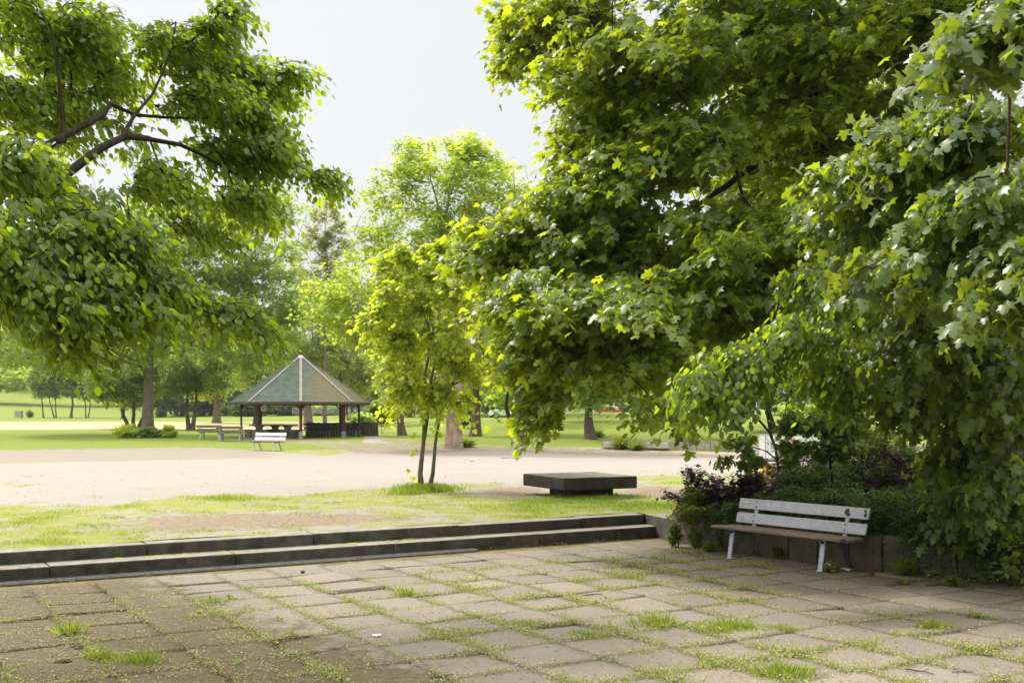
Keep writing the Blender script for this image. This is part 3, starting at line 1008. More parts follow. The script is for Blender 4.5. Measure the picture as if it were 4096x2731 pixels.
b1 = make_bench('park_bench', 2.30, 0.34, (M['bench_paint'], M['bench_wood'], M['bench_metal'], M['bench_dark']))
pf = (Vector(ground_at(2917, 2234, 0)[:2]) + Vector(ground_at(3280, 2286, 0)[:2])) / 2
ub = (Vector(ground_at(3280, 2286, 0)[:2]) - Vector(ground_at(2917, 2234, 0)[:2])).normalized()
wb = Vector((-ub.y, ub.x))
bc = pf + wb * 0.29
b1.location = (bc.x, bc.y, 0.004)
b1.rotation_euler = (0, 0, math.atan2(ub.y, ub.x))
tag(b1, 'large worn grey park bench with scribbled backrest on the plaza by the concrete wall', 'bench')


def copy_tree(o, parent=None):
    c = o.copy(); COL.objects.link(c)
    if parent is not None: c.parent = parent
    for ch in o.children: copy_tree(ch, c)
    return c


def place_by_px(o, px, py, rz):
    p = on_ground(px, py)
    o.location = tuple(p); o.rotation_euler = (0, 0, rz)
    return p


bw = make_bench('park_bench', 1.75, 0.30, (M['white_paint'], M['bench_wood'], M['bench_metal'], M['bench_metal']), 'far')
place_by_px(bw, 1068, 1802, R(-24))
tag(bw, 'small white backed bench standing alone on the grass before the gazebo', 'bench', 'white and brown benches near the gazebo')
bo = make_bench('park_bench', 1.55, 0.22, (M['slat_olive'], M['slat_olive'], M['steel'], M['steel']), 'far')
place_by_px(bo, 845, 1757, R(172))
tag(bo, 'brown slatted bench seen from behind, left one of the pair beside the gazebo', 'bench', 'white and brown benches near the gazebo')
bo2 = copy_tree(bo)
place_by_px(bo2, 925, 1764, R(176))
tag(bo2, 'brown slatted bench seen from behind, next to the gazebo post, right one of the pair', 'bench', 'white and brown benches near the gazebo')
bd1 = make_bench('park_bench', 1.95, 0.25, (M['slat_dark'], M['slat_dark'], M['steel'], M['bench_dark']), 'far')
tag(bd1, 'long dark bench under the gazebo roof against the log palisade', 'bench', 'dark benches inside the gazebo')
bd2 = make_bench('park_bench', 1.35, 0.2, (M['slat_dark'], M['slat_dark'], M['steel'], M['bench_dark']), 'far')
tag(bd2, 'shorter dark grey bench between the right posts of the gazebo', 'bench', 'dark benches inside the gazebo')

# ------------------------------------------------------------------ gazebo
GZ = on_ground(1203, 1755)
GD = GZ[1]
GR = 274.0 / F * GD * 1.06               # eave radius
GC = np.array((GZ[0] * (GZ[1] + GR * 0.84) / GZ[1], GZ[1] + GR * 0.84, 0)); GC[2] = tz(GC[0], GC[1])
gz0 = GZ[2]
EZ = HC - (1603 - YH) / F * GD - gz0 - 0.05
AZ = HC - (1424 - YH) / F * (GD + GR * 0.9) - gz0


def gazebo():
    root = empty('gazebo', (GC[0], GC[1], gz0))
    tag(root, 'octagonal park gazebo with mossy green shingle roof on brown posts', 'gazebo')
    off = math.atan2(-GC[1], -GC[0])
    ang = [off + i * math.pi / 4 for i in range(8)]
    apex = Vector((0, 0, AZ))
    for i in range(8):
        a0, a1 = ang[i], ang[(i + 1) % 8]
        p0 = Vector((GR * math.cos(a0), GR * math.sin(a0), EZ)); p1 = Vector((GR * math.cos(a1), GR * math.sin(a1), EZ))
        t = 0.05
        ap0 = apex + (p0 - apex) * 0.03; ap1 = apex + (p1 - apex) * 0.03
        me = bpy.data.meshes.new('roof_panel')
        vs = [p0, p1, ap1, ap0] + [v - Vector((0, 0, t)) for v in (p0, p1, ap1, ap0)]
        me.from_pydata([tuple(v) for v in vs], [], [(0, 1, 2, 3), (7, 6, 5, 4), (0, 4, 5, 1), (1, 5, 6, 2), (2, 6, 7, 3), (3, 7, 4, 0)])
        uvl = me.uv_layers.new(name='UVMap')
        ex = (p1 - p0).normalized(); mid = (p0 + p1) / 2; ey = (apex - mid).normalized()
        for lp in me.loops:
            v = Vector(me.vertices[lp.vertex_index].co) - mid
            uvl.data[lp.index].uv = (v.dot(ex), v.dot(ey))
        link_mesh('roof_panel', me, M['shingles'], root)
        # hip batten
        m = MB(); m.beam(apex + (p0 - apex) * 0.035 + Vector((0, 0, 0.03)), p0 * 1.0 + Vector((0, 0, 0.025)), 0.15, 0.035)
        m.build('hip_batten', M['ridge'], root)
        # eave board and inner ring beam
        m = MB(); m.beam(p0 * 0.995 - Vector((0, 0, 0.10 - EZ * 0.005)), p1 * 0.995 - Vector((0, 0, 0.10 - EZ * 0.005)), 0.035, 0.095)
        m.build('eave_board', M['post_wood'], root)
        q0 = Vector((GR * .84 * math.cos(a0), GR * .84 * math.sin(a0), EZ - 0.06)); q1 = Vector((GR * .84 * math.cos(a1), GR * .84 * math.sin(a1), EZ - 0.06))
        m = MB(); m.beam(q0, q1, 0.12, 0.14)
        m.build('ring_beam', M['post_wood'], root)
        m = MB(); m.beam(Vector((q0.x, q0.y, EZ + 0.02)), apex - Vector((0, 0, 0.22)), 0.08, 0.14)
        m.build('rafter', M['post_wood'], root)
        # post
        pz = EZ - 0.1
        m = MB()
        for sgn in (-1, 1):
            tx = Vector((-math.sin(a0), math.cos(a0), 0)) * 0.05 * sgn
            m.box((q0.x + tx.x, q0.y + tx.y, (pz + 0.38) / 2), (0.11, 0.07, pz - 0.38), rz=a0)
        m.box((q0.x, q0.y, (pz + 0.38) / 2), (0.07, 0.05, pz - 0.40), rz=a0)
        post = m.build('post', M['post_wood'], root)
        m = MB(); m.box((q0.x, q0.y, 0.19), (0.14, 0.21, 0.44), rz=a0)
        sh = m.build('post_shoe', M['steel'], post)
        m = MB()
        for sgn in (-1, 1):
            other = q1 if sgn > 0 else Vector((GR * .84 * math.cos(ang[i - 1]), GR * .84 * math.sin(ang[i - 1]), EZ - 0.06))
            dirv = (other - q0).normalized()
            m.beam(Vector((q0.x, q0.y, EZ - 0.42)) + dirv * 0.03, q0 + dirv * 0.36 - Vector((0, 0, 0.02)), 0.06, 0.08)
        m.build('brace', M['post_wood'], post)
    m = MB(); m.cyl((0, 0, AZ - 0.14), 0.26, 0.17, 8, 0.10)
    m.build('roof_cap', M['white_cap'], root)
    # sign hanging beside the front left post
    sx, sy = GR * .84 * math.cos(ang[-1]), GR * .84 * math.sin(ang[-1])
    left = min(range(8), key=lambda i: abs(ang[i] - (off - math.pi / 4)))
    cand = [(GR * .84 * math.cos(a), GR * .84 * math.sin(a)) for a in ang]
    fl = sorted(cand, key=lambda c: c[1])[:3]; fl = sorted(fl, key=lambda c: c[0])[0]
    s = MB(); s.prism([(-0.15, -0.01), (0.16, -0.01), (0.16, 0.01), (-0.15, 0.01)], -0.02, 0.36)
    so = s.build('sign', M['sign_white'], root, bevel=0.004)
    so.location = (fl[0] + 0.36, fl[1] - 0.02, EZ - 0.52)
    m = MB()
    for i in range(24):
        t0, t1 = 2 * math.pi * i / 24, 2 * math.pi * (i + 1) / 24
        m.beam((0.1 * math.cos(t0), -0.014, 0.25 + 0.1 * math.sin(t0)), (0.1 * math.cos(t1), -0.014, 0.25 + 0.1 * math.sin(t1)), 0.006, 0.02, up=(0, 0, 1) if abs(math.cos(t0)) > .5 else (1, 0, 0))
    m.beam((-0.07, -0.014, 0.32), (0.07, -0.014, 0.18), 0.006, 0.02)
    m.build('prohibition_ring', M['sign_red'], so)
    m = MB()
    for zz, wd in ((0.09, 0.20), (0.045, 0.15)):
        for q in range(5):
            m.box((-wd / 2 + wd * (q + 0.5) / 5, -0.0125, zz), (wd / 7, 0.004, 0.022))
    m.box((-0.02, -0.0125, 0.25), (0.09, 0.004, 0.03))
    m.build('sign_print', M['sign_black'], so)
    # paved floor
    return root


gazebo()
m = MB(); m.cyl((GC[0], GC[1], gz0 - 0.3), GR * 0.98, 0.31, 32)
o = m.build('gazebo_floor', m_noise('trodden_earth', (0.12, 0.10, 0.085), (0.20, 0.17, 0.15), 6, 0.95, 0.5, 40))
tag(o, 'trodden grey earth floor under the gazebo', 'floor', kind='structure')
Dg = GC[1]
bd1.location = (*(at(1212, 1745, Dg + 0.9)[:2]), gz0 + 0.01); bd1.rotation_euler = (0, 0, R(-3))
bd1.location.x = at(1275, 0, Dg + 0.9)[0]
bd2.location = (at(1400, 0, Dg + 0.3)[0], Dg + 0.3, gz0 + 0.01); bd2.rotation_euler = (0, 0, R(-12))


def picnic(px, dd, label):
    x = at(px, 0, Dg + dd)[0]
    root = empty('picnic_table', (x, Dg + dd, gz0 + 0.012))
    m = MB(); m.box((0, 0, 0.745), (1.05, 0.80, 0.075)); m.build('tabletop', M['slab_mid'], root, bevel=0.01)
    m = MB(); m.prism([(-0.17, -0.2), (0.17, -0.2), (0.17, 0.2), (-0.17, 0.2)], 0, 0.60)
    m.add([(-0.17, -.2, .60), (.17, -.2, .60), (.17, .2, .60), (-.17, .2, .60), (-.28, -.25, .70), (.28, -.25, .70), (.28, .25, .70), (-.28, .25, .70)],
          [(0, 1, 5, 4), (1, 2, 6, 5), (2, 3, 7, 6), (3, 0, 4, 7), (4, 5, 6, 7)])
    m.build('pedestal', M['slab_mid'], root)
    tag(root, label, 'table', 'concrete picnic tables under the gazebo')


def stool(px, dd, label):
    x = at(px, 0, Dg + dd)[0]
    root = empty('concrete_stool', (x, Dg + dd, gz0 + 0.012))
    m = MB(); m.box((0, 0, 0.46), (0.52, 0.36, 0.055)); m.build('seat', M['slab_mid'], root, bevel=0.008)
    m = MB(); m.box((0, 0, 0.215), (0.36, 0.30, 0.43)); m.build('base', M['slab_mid'], root, bevel=0.01)
    tag(root, label, 'seat', 'concrete seats around the picnic tables')


M['slab_mid'] = m_wet_concrete('table_concrete', (0.19, 0.165, 0.135), (0.30, 0.265, 0.22), stain=(0.10, 0.085, 0.065))
picnic(1037, 0.0, 'concrete picnic table on the left, partly behind the front left gazebo post')
picnic(1101, 1.3, 'concrete picnic table in the middle of the three, farthest back')
picnic(1151, -0.6, 'concrete picnic table on the right, beside the front gazebo post')
stool(993, -0.4, 'concrete seat leftmost under the gazebo, beside the left corner post')
stool(1022, -1.2, 'concrete seat just left of the front left gazebo post')
stool(1055, -1.0, 'concrete seat just right of the front left gazebo post')
stool(1083, 1.0, 'concrete seat before the middle picnic table')
stool(1118, 0.6, 'concrete seat between the middle and the right picnic table')
stool(1136, -1.5, 'concrete seat with pale side in front of the right picnic table')
stool(1168, -1.2, 'concrete seat right of the right picnic table')
stool(1192, -0.9, 'concrete seat nearest the front gazebo post')


def palisade():
    root = empty('log_palisade', (at(1250, 0, Dg + 2.0)[0], Dg + 2.0, gz0))
    tag(root, 'low palisade of dark upright logs behind the gazebo benches', 'palisade')
    ox, oy = root.location.x, root.location.y
    rs = random.Random(2)
    n = 25
    for i in range(n):
        t = i / (n - 1)
        px = 1232 + t * (1508 - 1232)
        D = Dg + 1.9 + 0.9 * math.sin(t * 2.6) - 2.2 * max(0, t - 0.55) ** 1.0
        p = at(px, 0, D)
        m = MB()
        h = 0.86 + rs.gauss(0, 0.015)
        z0 = tz(p[0], p[1]) - gz0
        r = 0.088
        m.cyl((p[0] - ox, p[1] - oy, z0 - 0.1), r, h + 0.07, 10, r)
        m.cyl((p[0] - ox, p[1] - oy, z0 - 0.03 + h), r, 0.03, 10, r * 0.8)
        m.build('log', M['palisade'], root, smooth=False)


palisade()

# ------------------------------------------------------------------ concrete block seat, far wall and block benches
def block_seat():
    Fc = Vector(at(2236, 1912, F * (HC - TER - .45) / (1912 - YH))[:2])
    u = Vector((0.90, 0.435)).normalized(); v = Vector((-0.33, 0.944)).normalized()
    c = Fc + u * 0.90 + v * 0.97
    root = empty('concrete_block', (c.x, c.y, TER), math.atan2(u.y, u.x))
    tag(root, 'large square dark concrete block seat on a smaller plinth in the grass', 'seat')
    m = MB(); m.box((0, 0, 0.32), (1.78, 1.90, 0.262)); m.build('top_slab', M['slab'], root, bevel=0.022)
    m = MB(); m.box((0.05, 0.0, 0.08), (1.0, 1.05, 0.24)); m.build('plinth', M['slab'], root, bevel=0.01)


block_seat()

LAWNWALL = [(2410, 1806), (2560, 1809), (2730, 1809), (2900, 1811), (3100, 1812), (3300, 1816), (3600, 1830), (4000, 1850), (4500, 1880)]


def far_wall():
    pts = [Vector(ground_at(x, y, TER)[:2]) for x, y in LAWNWALL]
    root = empty('retaining_wall', (pts[0].x, pts[0].y, TER))
    tag(root, 'low grey concrete wall holding the shaded lawn across the gravel yard', 'wall')
    for i in range(len(pts) - 1):
        p, q = pts[i], pts[i + 1]; L = (q - p).length; n = max(1, round(L / 0.72)); d = (q - p).normalized()
        for j in range(n):
            c = p + d * (L * (j + .5) / n)
            m = MB(); m.box((c.x - pts[0].x, c.y - pts[0].y, 0.17), (L / n - 0.02, 0.16, 0.70), rz=math.atan2(d.y, d.x))
            m.build('wall_panel', M['farwall'], root)


far_wall()


def block_bench(x0, x1, y0, y1, label):
    p = Vector(ground_at(x0, y0, TER)[:2]); q = Vector(ground_at(x1, y1, TER)[:2])
    c = (p + q) / 2; d = (q - p)
    root = empty('block_bench', (c.x, c.y, TER), math.atan2(d.y, d.x))
    m = MB(); m.box((0, 0.0, 0.325), (d.length - 0.03, 0.5, 0.25)); m.build('seat_block', M['pale_conc'], root, bevel=0.012)
    m = MB(); m.box((0, 0.08, 0.08), (d.length - 0.40, 0.34, 0.26)); m.build('plinth', M['farwall'], root)
    tag(root, label, 'bench', 'pale concrete block benches before the far wall')


block_bench(2414, 2541, 1807, 1808, 'left pale concrete block bench with tall weeds before it, across the yard')
block_bench(2544, 2671, 1808, 1810, 'right pale concrete block bench before the far wall, across the yard')


# ------------------------------------------------------------------ yellow boxes, mesh container, box, fence, people, cars
def yellow_box(p, wdt, h, label, panel=True):
    root = empty('yellow_box', tuple(p))
    m = MB(); m.box((0, 0, h / 2), (wdt, 0.34, h)); m.build('body', M['yellow'], root, bevel=0.012)
    m = MB(); m.box((-wdt * 0.24, -0.175, h * 0.52), (wdt * 0.42, 0.012, h * 0.78)); m.build('front_panel', M['grey_panel'], root) if panel else m.build('edge_strip', M['bench_dark'], root)
    m = MB(); m.box((0, 0, h + 0.012), (wdt + 0.03, 0.37, 0.024)); m.build('lid', M['steel'], root)
    tag(root, label, 'bin', 'yellow boxes beyond the shrubs')
    return root


yb1 = yellow_box(ground_at(3026, 1822, TER), 0.50, 0.58, 'yellow box with pale blue panel beside the mesh container')
yb2 = yellow_box(ground_at(3068, 1936, TER), 0.30, 0.52, 'plain yellow box partly hidden by the purple shrub', False)
yb2.children[1].scale = (0.3, 1, 1)
yb1.rotation_euler = (0, 0, R(12))


def mesh_container():
    p0 = ground_at(3062, 1846, TER); p1 = ground_at(3390, 1850, TER)
    L = p1[0] - p0[0]; D = 1.1; H = 0.98
    root = empty('mesh_container', (p0[0], p0[1], TER))
    m = MB()
    for x in (0, L):
        for y in (0, D):
            m.rod((x, y, 0), (x, y, H), 0.022)
    for z in (0.08, H):
        for a, b_ in (((0, 0), (L, 0)), ((0, D), (L, D)), ((0, 0), (0, D)), ((L, 0), (L, D))):
            m.rod((*a, z), (*b_, z), 0.02)
    m.build('frame', M['steel'], root)
    for a, b_ in (((0, 0), (L, 0)), ((0, D), (L, D)), ((0, 0), (0, D)), ((L, 0), (L, D))):
        m = MB()
        n = int(math.hypot(b_[0] - a[0], b_[1] - a[1]) / 0.14)
        for i in range(1, n):
            x = a[0] + (b_[0] - a[0]) * i / n; y = a[1] + (b_[1] - a[1]) * i / n
            m.rod((x, y, 0.08), (x, y, H), 0.006, 4)
        for k in range(1, 15):
            z = 0.08 + (H - 0.08) * k / 15
            m.rod((*a, z), (*b_, z), 0.007, 4)
        m.build('mesh_side', M['wire'], root)
    m = MB(); m.box((L / 2, D / 2, 0.05), (L, D, 0.03)); m.build('floor', M['steel'], root)
    m = MB(); m.box((0.95, -0.03, H - 0.13), (0.06, 0.02, 0.18)); m.build('latch', M['sign_red'], root)
    tag(root, 'galvanised wire mesh container holding white sacks', 'container')
    rs = random.Random(1)
    for i, (x, s, lab) in enumerate(((0.95, 0.34, 'white crumpled sack at the left in the mesh container'), (1.45, 0.40, 'largest white sack heaped in the middle of the mesh container'), (2.0, 0.33, 'white sack at the right end of the mesh container'))):
        sk = MB(); sk.sphere((0, 0, 0), s, 24, 16, 0.85)
        sk.v = [tuple(Vector(v) * (1 + 0.22 * mnoise.noise(Vector(v) * 4 + Vector((i * 7, 0, 0))))) for v in sk.v]
        o = sk.build('sack', M['sack'], smooth=True)
        o.location = (p0[0] + x, p0[1] + 0.5, TER + 0.07 + s * 0.82)
        tag(o, lab, 'sack', 'white sacks in the mesh container')


M['wire'] = m_noise('galvanised_wire', (0.62, 0.64, 0.66), (0.75, 0.77, 0.78), 12, 0.4, 0.1, 50)
mesh_container()

p = on_ground(75, 1670)
s_ = p[1] / F
root = empty('utility_box', tuple(p))
m = MB(); m.box((0, 0, 14 * s_), (28 * s_, 18 * s_, 28 * s_)); m.build('body', M['pale_conc'], root, bevel=0.03)
m = MB(); m.box((0, -9.2 * s_, 13 * s_), (0.9 * s_, 0.5 * s_, 26 * s_)); m.box((0, -9.2 * s_, 18 * s_), (27 * s_, 0.5 * s_, 0.7 * s_)); m.build('door_seam', M['bench_dark'], root)
tag(root, 'grey boxy utility cabinet far off on the lawn at the left', 'cabinet')

# distant mesh fence beyond the lawn
root = empty('mesh_fence', (0, 0, 0))
m = MB(); mp = MB()
D0 = 150
xs = [at(x, 0, D0)[0] for x in range(1170, 1480, 28)]
zz = HC - (1654 - YH) * D0 / F
for a_, b_ in zip(xs[:-1], xs[1:]):
    za = tz(a_, D0)
    for k in range(5): m.rod((a_, D0, zz + 0.05 + k * 0.17), (b_, D0, zz + 0.05 + k * 0.17), 0.022, 4)
    for k in range(8): x = a_ + (b_ - a_) * k / 8; m.rod((x, D0, zz - 0.1), (x, D0, zz + 0.73), 0.012, 4)
for x in xs: mp.box((x, D0, zz + 0.35), (0.07, 0.07, 1.0))
m.build('mesh_panel', M['steel'], root); mp.build('post', M['steel'], root)
tag(root, 'low grey mesh fence far beyond the lawn, seen through the gazebo', 'fence')


def person(px, py, h_px, mats, label, pose):
    p = on_ground(px, py, 60)
    s = h_px * p[1] / F
    root = empty('person', tuple(p))
    def skin(name, joints, edges, radii, mat, parent):
        me = bpy.data.meshes.new(name)
        me.from_pydata([tuple(Vector(j) * s) for j in joints], edges, [])
        o = link_mesh(name, me, mat, parent)
        md = o.modifiers.new('skin', 'SKIN'); md.use_smooth_shade = True
        for v, r in zip(me.skin_vertices[0].data, radii): v.radius = (r * s, r * s)
        me.skin_vertices[0].data[0].use_root = True
        sb = o.modifiers.new('sub', 'SUBSURF'); sb.levels = 1; sb.render_levels = 1
        return o
    if pose == 'sit':
        J = [(0, 0, .16), (0, .02, .42), (0, .03, .72), (0, .02, .82), (0, 0, .90), (-.13, .02, .70), (-.17, -.04, .50), (-.10, -.22, .40), (.13, .02, .70), (.17, -.04, .50), (.10, -.22, .40),
             (-.09, -.02, .14), (-.10, -.40, .22), (-.10, -.42, .02), (-.10, -.50, .0), (.09, -.02, .14), (.10, -.40, .22), (.10, -.42, .02), (.10, -.50, .0)]
        E = [(0, 1), (1, 2), (2, 3), (3, 4), (2, 5), (5, 6), (6, 7), (2, 8), (8, 9), (9, 10), (0, 11), (11, 12), (12, 13), (13, 14), (0, 15), (15, 16), (16, 17), (17, 18)]
    else:
        J = [(0, 0, .3), (-.35, 0, .5), (-.7, 0, .75), (-.8, 0, .95), (-.85, 0, 1.15), (-.7, -.2, .7), (-.75, -.25, .35), (-.8, -.35, .06), (-.7, .2, .7), (-.8, .25, .35), (-.85, .3, .06),
             (.08, -.12, .25), (.6, -.15, .75), (1.0, -.15, .12), (1.15, -.15, .08), (.08, .12, .25), (.65, .15, .6), (1.1, .15, .12), (1.25, .15, .08)]
        E = [(0, 1), (1, 2), (2, 3), (3, 4), (2, 5), (5, 6), (6, 7), (2, 8), (8, 9), (9, 10), (0, 11), (11, 12), (12, 13), (13, 14), (0, 15), (15, 16), (16, 17), (17, 18)]
    k = 1.0 if pose == 'sit' else 1.5
    rad = [.11, .12, .11, .045, .085, .055, .04, .03, .055, .04, .03, .08, .06, .04, .03, .08, .06, .04, .03]
    skin('body', J, E, [r * k for r in rad], mats[0], root)
    m = MB(); m.sphere(tuple(Vector(J[4]) * s + Vector((0, 0.02 * s, 0.03 * s))), 0.092 * s * k, 10, 7); m.build('hair', mats[2], root, smooth=True)
    sh = [J[i] for i in (0, 1, 2, 5, 6, 8, 9)]
    skin('shirt', sh, [(0, 1), (1, 2), (2, 3), (3, 4), (2, 5), (5, 6)], [r * k for r in (.12, .135, .125, .07, .05, .07, .05)], mats[1], root)
    tag(root, label, 'person')


person(1437, 1664, 24, (M['skin'], M['cloth_pink'], M['hair']), 'tiny person with white hair and pale shirt sitting far off right of the gazebo', 'sit')
person(3029, 1668, 9, (M['skin'], M['cloth_dark'], M['cloth_dark']), 'tiny person in dark clothes reclining on the sunny lawn between tree trunks', 'lie')


def car(px, D, mat, label, L=4.3):
    x = at(px, 0, D)[0]
    z = tz(x, D)
    root = empty('parked_car', (x, D, z))
    prof = [(-2.15, .35), (-2.12, .75), (-1.75, .95), (-1.0, 1.02), (-.55, 1.42), (.75, 1.46), (1.45, 1.05), (2.0, .92), (2.15, .6), (2.12, .35)]
    n = len(prof)
    m = MB()
    m.add([(a, -.85, b_) for a, b_ in prof] + [(a, .85, b_) for a, b_ in prof], [tuple(range(n)), tuple(range(2 * n - 1, n - 1, -1))] + [(i, n + i, n + (i + 1) % n, (i + 1) % n) for i in range(n)])
    m.build('body', mat, root, bevel=0.06)
    m = MB(); m.add([(a, y, b_) for y in (-.862,) for a, b_ in ((-.85, 1.04), (-.48, 1.36), (.1, 1.38), (.1, 1.04))], [(0, 3, 2, 1)]); m.add([(a, -.862, b_) for a, b_ in ((.16, 1.04), (.16, 1.38), (.7, 1.39), (1.2, 1.06))], [(0, 3, 2, 1)]); m.build('side_window', M['glass'], root)
    for wx in (-1.35, 1.35):
        for wy in (-.8, .8):
            m = MB(); m.rod((wx, wy - .1, .32), (wx, wy + .1, .32), .32, 16); wh = m.build('wheel', M['rubber'], root)
            m = MB(); m.rod((wx, wy - .11, .32), (wx, wy + .11, .32), .19, 12); m.build('rim', M['steel'], wh)
    tag(root, label, 'car', 'cars parked beyond the mound')


# sunlit thicket, far cars
car(2035, 118, M['white_car'], 'white car just visible beyond the mound, right of the pale split trunk')
car(2300, 118, M['white_car'], 'white car beyond the mound behind the hanging maple leaves')
car(2420, 135, M['red_car'], 'red car far beyond the crest of the mound')

p = on_ground(2782, 1676)
root = empty('marker_post', tuple(p)); h = 42 * p[1] / F
m = MB(); m.cyl((0, 0, 0), 0.09, h, 8); m.build('shaft', M['pale_conc'], root)
m = MB(); m.cyl((0, 0, h), 0.10, 0.06, 8, 0.05); m.build('cap', M['steel'], root)
tag(root, 'slim pale post on the sunny lawn right of the ivy covered trunk', 'post')
#TREES#

# ------------------------------------------------------------------ vegetation
def tmpl(pts, cz=None):
    """leaf template from the right half outline (x, y); fan around a mid point; returns verts, tris"""
    half = pts
    left = [(-x, y) for x, y in half[1:-1]][::-1]
    out = half + left
    V = [(x, y, 0.0) for x, y in out]
    V = [(x, y, -0.16 * (x * x * 2.2 + max(0, y - 0.3) ** 2 * 1.4)) for x, y, z in V]
    V.append((0, 0.32, 0.03))
    n = len(out)
    T = [(n, i, (i + 1) % n) for i in range(n)]
    return np.array(V), np.array(T)


MAPLE = tmpl([(0, 0), (.18, -.08), (.48, -.06), (.34, .17), (.66, .40), (.36, .44), (.21, .50), (.27, .76), (0, 1.0)])
OVATE = tmpl([(0, 0), (.24, .18), (.31, .42), (.22, .72), (0, 1.0)])
SMALL = (np.array([(0, 0, 0), (.28, .45, -.03), (0, 1, -.12), (-.28, .45, -.03)]), np.array([(0, 1, 2), (0, 2, 3)]))
TUFT = (np.array([(0, 0, 0), (.42, .35, -.05), (.1, .55, .05), (.28, .95, -.15), (-.12, .62, 0), (-.36, .8, -.12), (-.40, .25, -.05)]),
        np.array([(0, 1, 2), (0, 2, 4), (2, 3, 4), (0, 4, 6), (4, 5, 6)]))
BLADE = (np.array([(-.05, 0, 0), (.05, 0, 0), (.03, .55, .05), (0, 1, .22)]), np.array([(0, 1, 2), (0, 2, 3)]))


def norm(a):
    return a / np.maximum(np.linalg.norm(a, axis=-1, keepdims=True), 1e-9)


def leaf_mesh(name, P, T, Nn, S, tm, t, wid=None):
    """P positions, T tip directions, Nn normals, S sizes"""
    V0, F0 = tm
    T = norm(T); side = norm(np.cross(T, Nn)); Nn = np.cross(side, T)
    k = len(V0); n = len(P)
    w_ = np.ones(n) if wid is None else wid
    V = (P[:, None] + S[:, None, None] * (V0[None, :, 0:1] * side[:, None] * w_[:, None, None] + V0[None, :, 1:2] * T[:, None] + V0[None, :, 2:3] * Nn[:, None]))
    Fc = (F0[None] + (np.arange(n) * k)[:, None, None]).reshape(-1)
    # fast path without validation
    me = bpy.data.meshes.new(name)
    me.vertices.add(n * k); me.vertices.foreach_set('co', V.astype(np.float32).ravel())
    nf = n * len(F0)
    me.loops.add(nf * 3); me.loops.foreach_set('vertex_index', Fc.astype(np.int32))
    me.polygons.add(nf)
    me.polygons.foreach_set('loop_start', (np.arange(nf) * 3).astype(np.int32))
    me.polygons.foreach_set('loop_total', np.full(nf, 3, dtype=np.int32))
    a = me.attributes.new('t', 'FLOAT', 'POINT')
    a.data.foreach_set('value', np.repeat(t, k).astype(np.float32))
    me.update(calc_edges=True)
    return me


def tubes_mesh(name, segs, sides=5):
    """segs: list of (p0, p1, r0, r1) arrays"""
    p0, p1, r0, r1 = segs
    n = len(p0)
    d = norm(p1 - p0)
    ref = np.where(np.abs(d[:, 2:3]) > 0.9, np.array([[1.0, 0, 0]]), np.array([[0, 0, 1.0]]))
    s = norm(np.cross(d, ref)); u = np.cross(s, d)
    th = np.linspace(0, 2 * np.pi, sides, endpoint=False)
    ring = s[:, None] * np.cos(th)[None, :, None] + u[:, None] * np.sin(th)[None, :, None]
    V = np.concatenate([p0[:, None] + ring * r0[:, None, None], p1[:, None] + ring * r1[:, None, None]], 1)
    base = np.array([(i, (i + 1) % sides, sides + (i + 1) % sides, sides + i) for i in range(sides)])
    Fc = (base[None] + (np.arange(n) * 2 * sides)[:, None, None]).reshape(-1)
    me = bpy.data.meshes.new(name)
    me.vertices.add(n * 2 * sides); me.vertices.foreach_set('co', V.astype(np.float32).ravel())
    nf = n * sides
    me.loops.add(nf * 4); me.loops.foreach_set('vertex_index', Fc.astype(np.int32))
    me.polygons.add(nf)
    me.polygons.foreach_set('loop_start', (np.arange(nf) * 4).astype(np.int32))
    me.polygons.foreach_set('loop_total', np.full(nf, 4, dtype=np.int32))
    me.polygons.foreach_set('use_smooth', np.ones(nf, dtype=bool))
    me.update(calc_edges=True)
    return me


def ang_noise(p, seed, f=3.0):
    return mnoise.noise(Vector((p[0] * f + seed, p[1] * f, p[2] * f)))


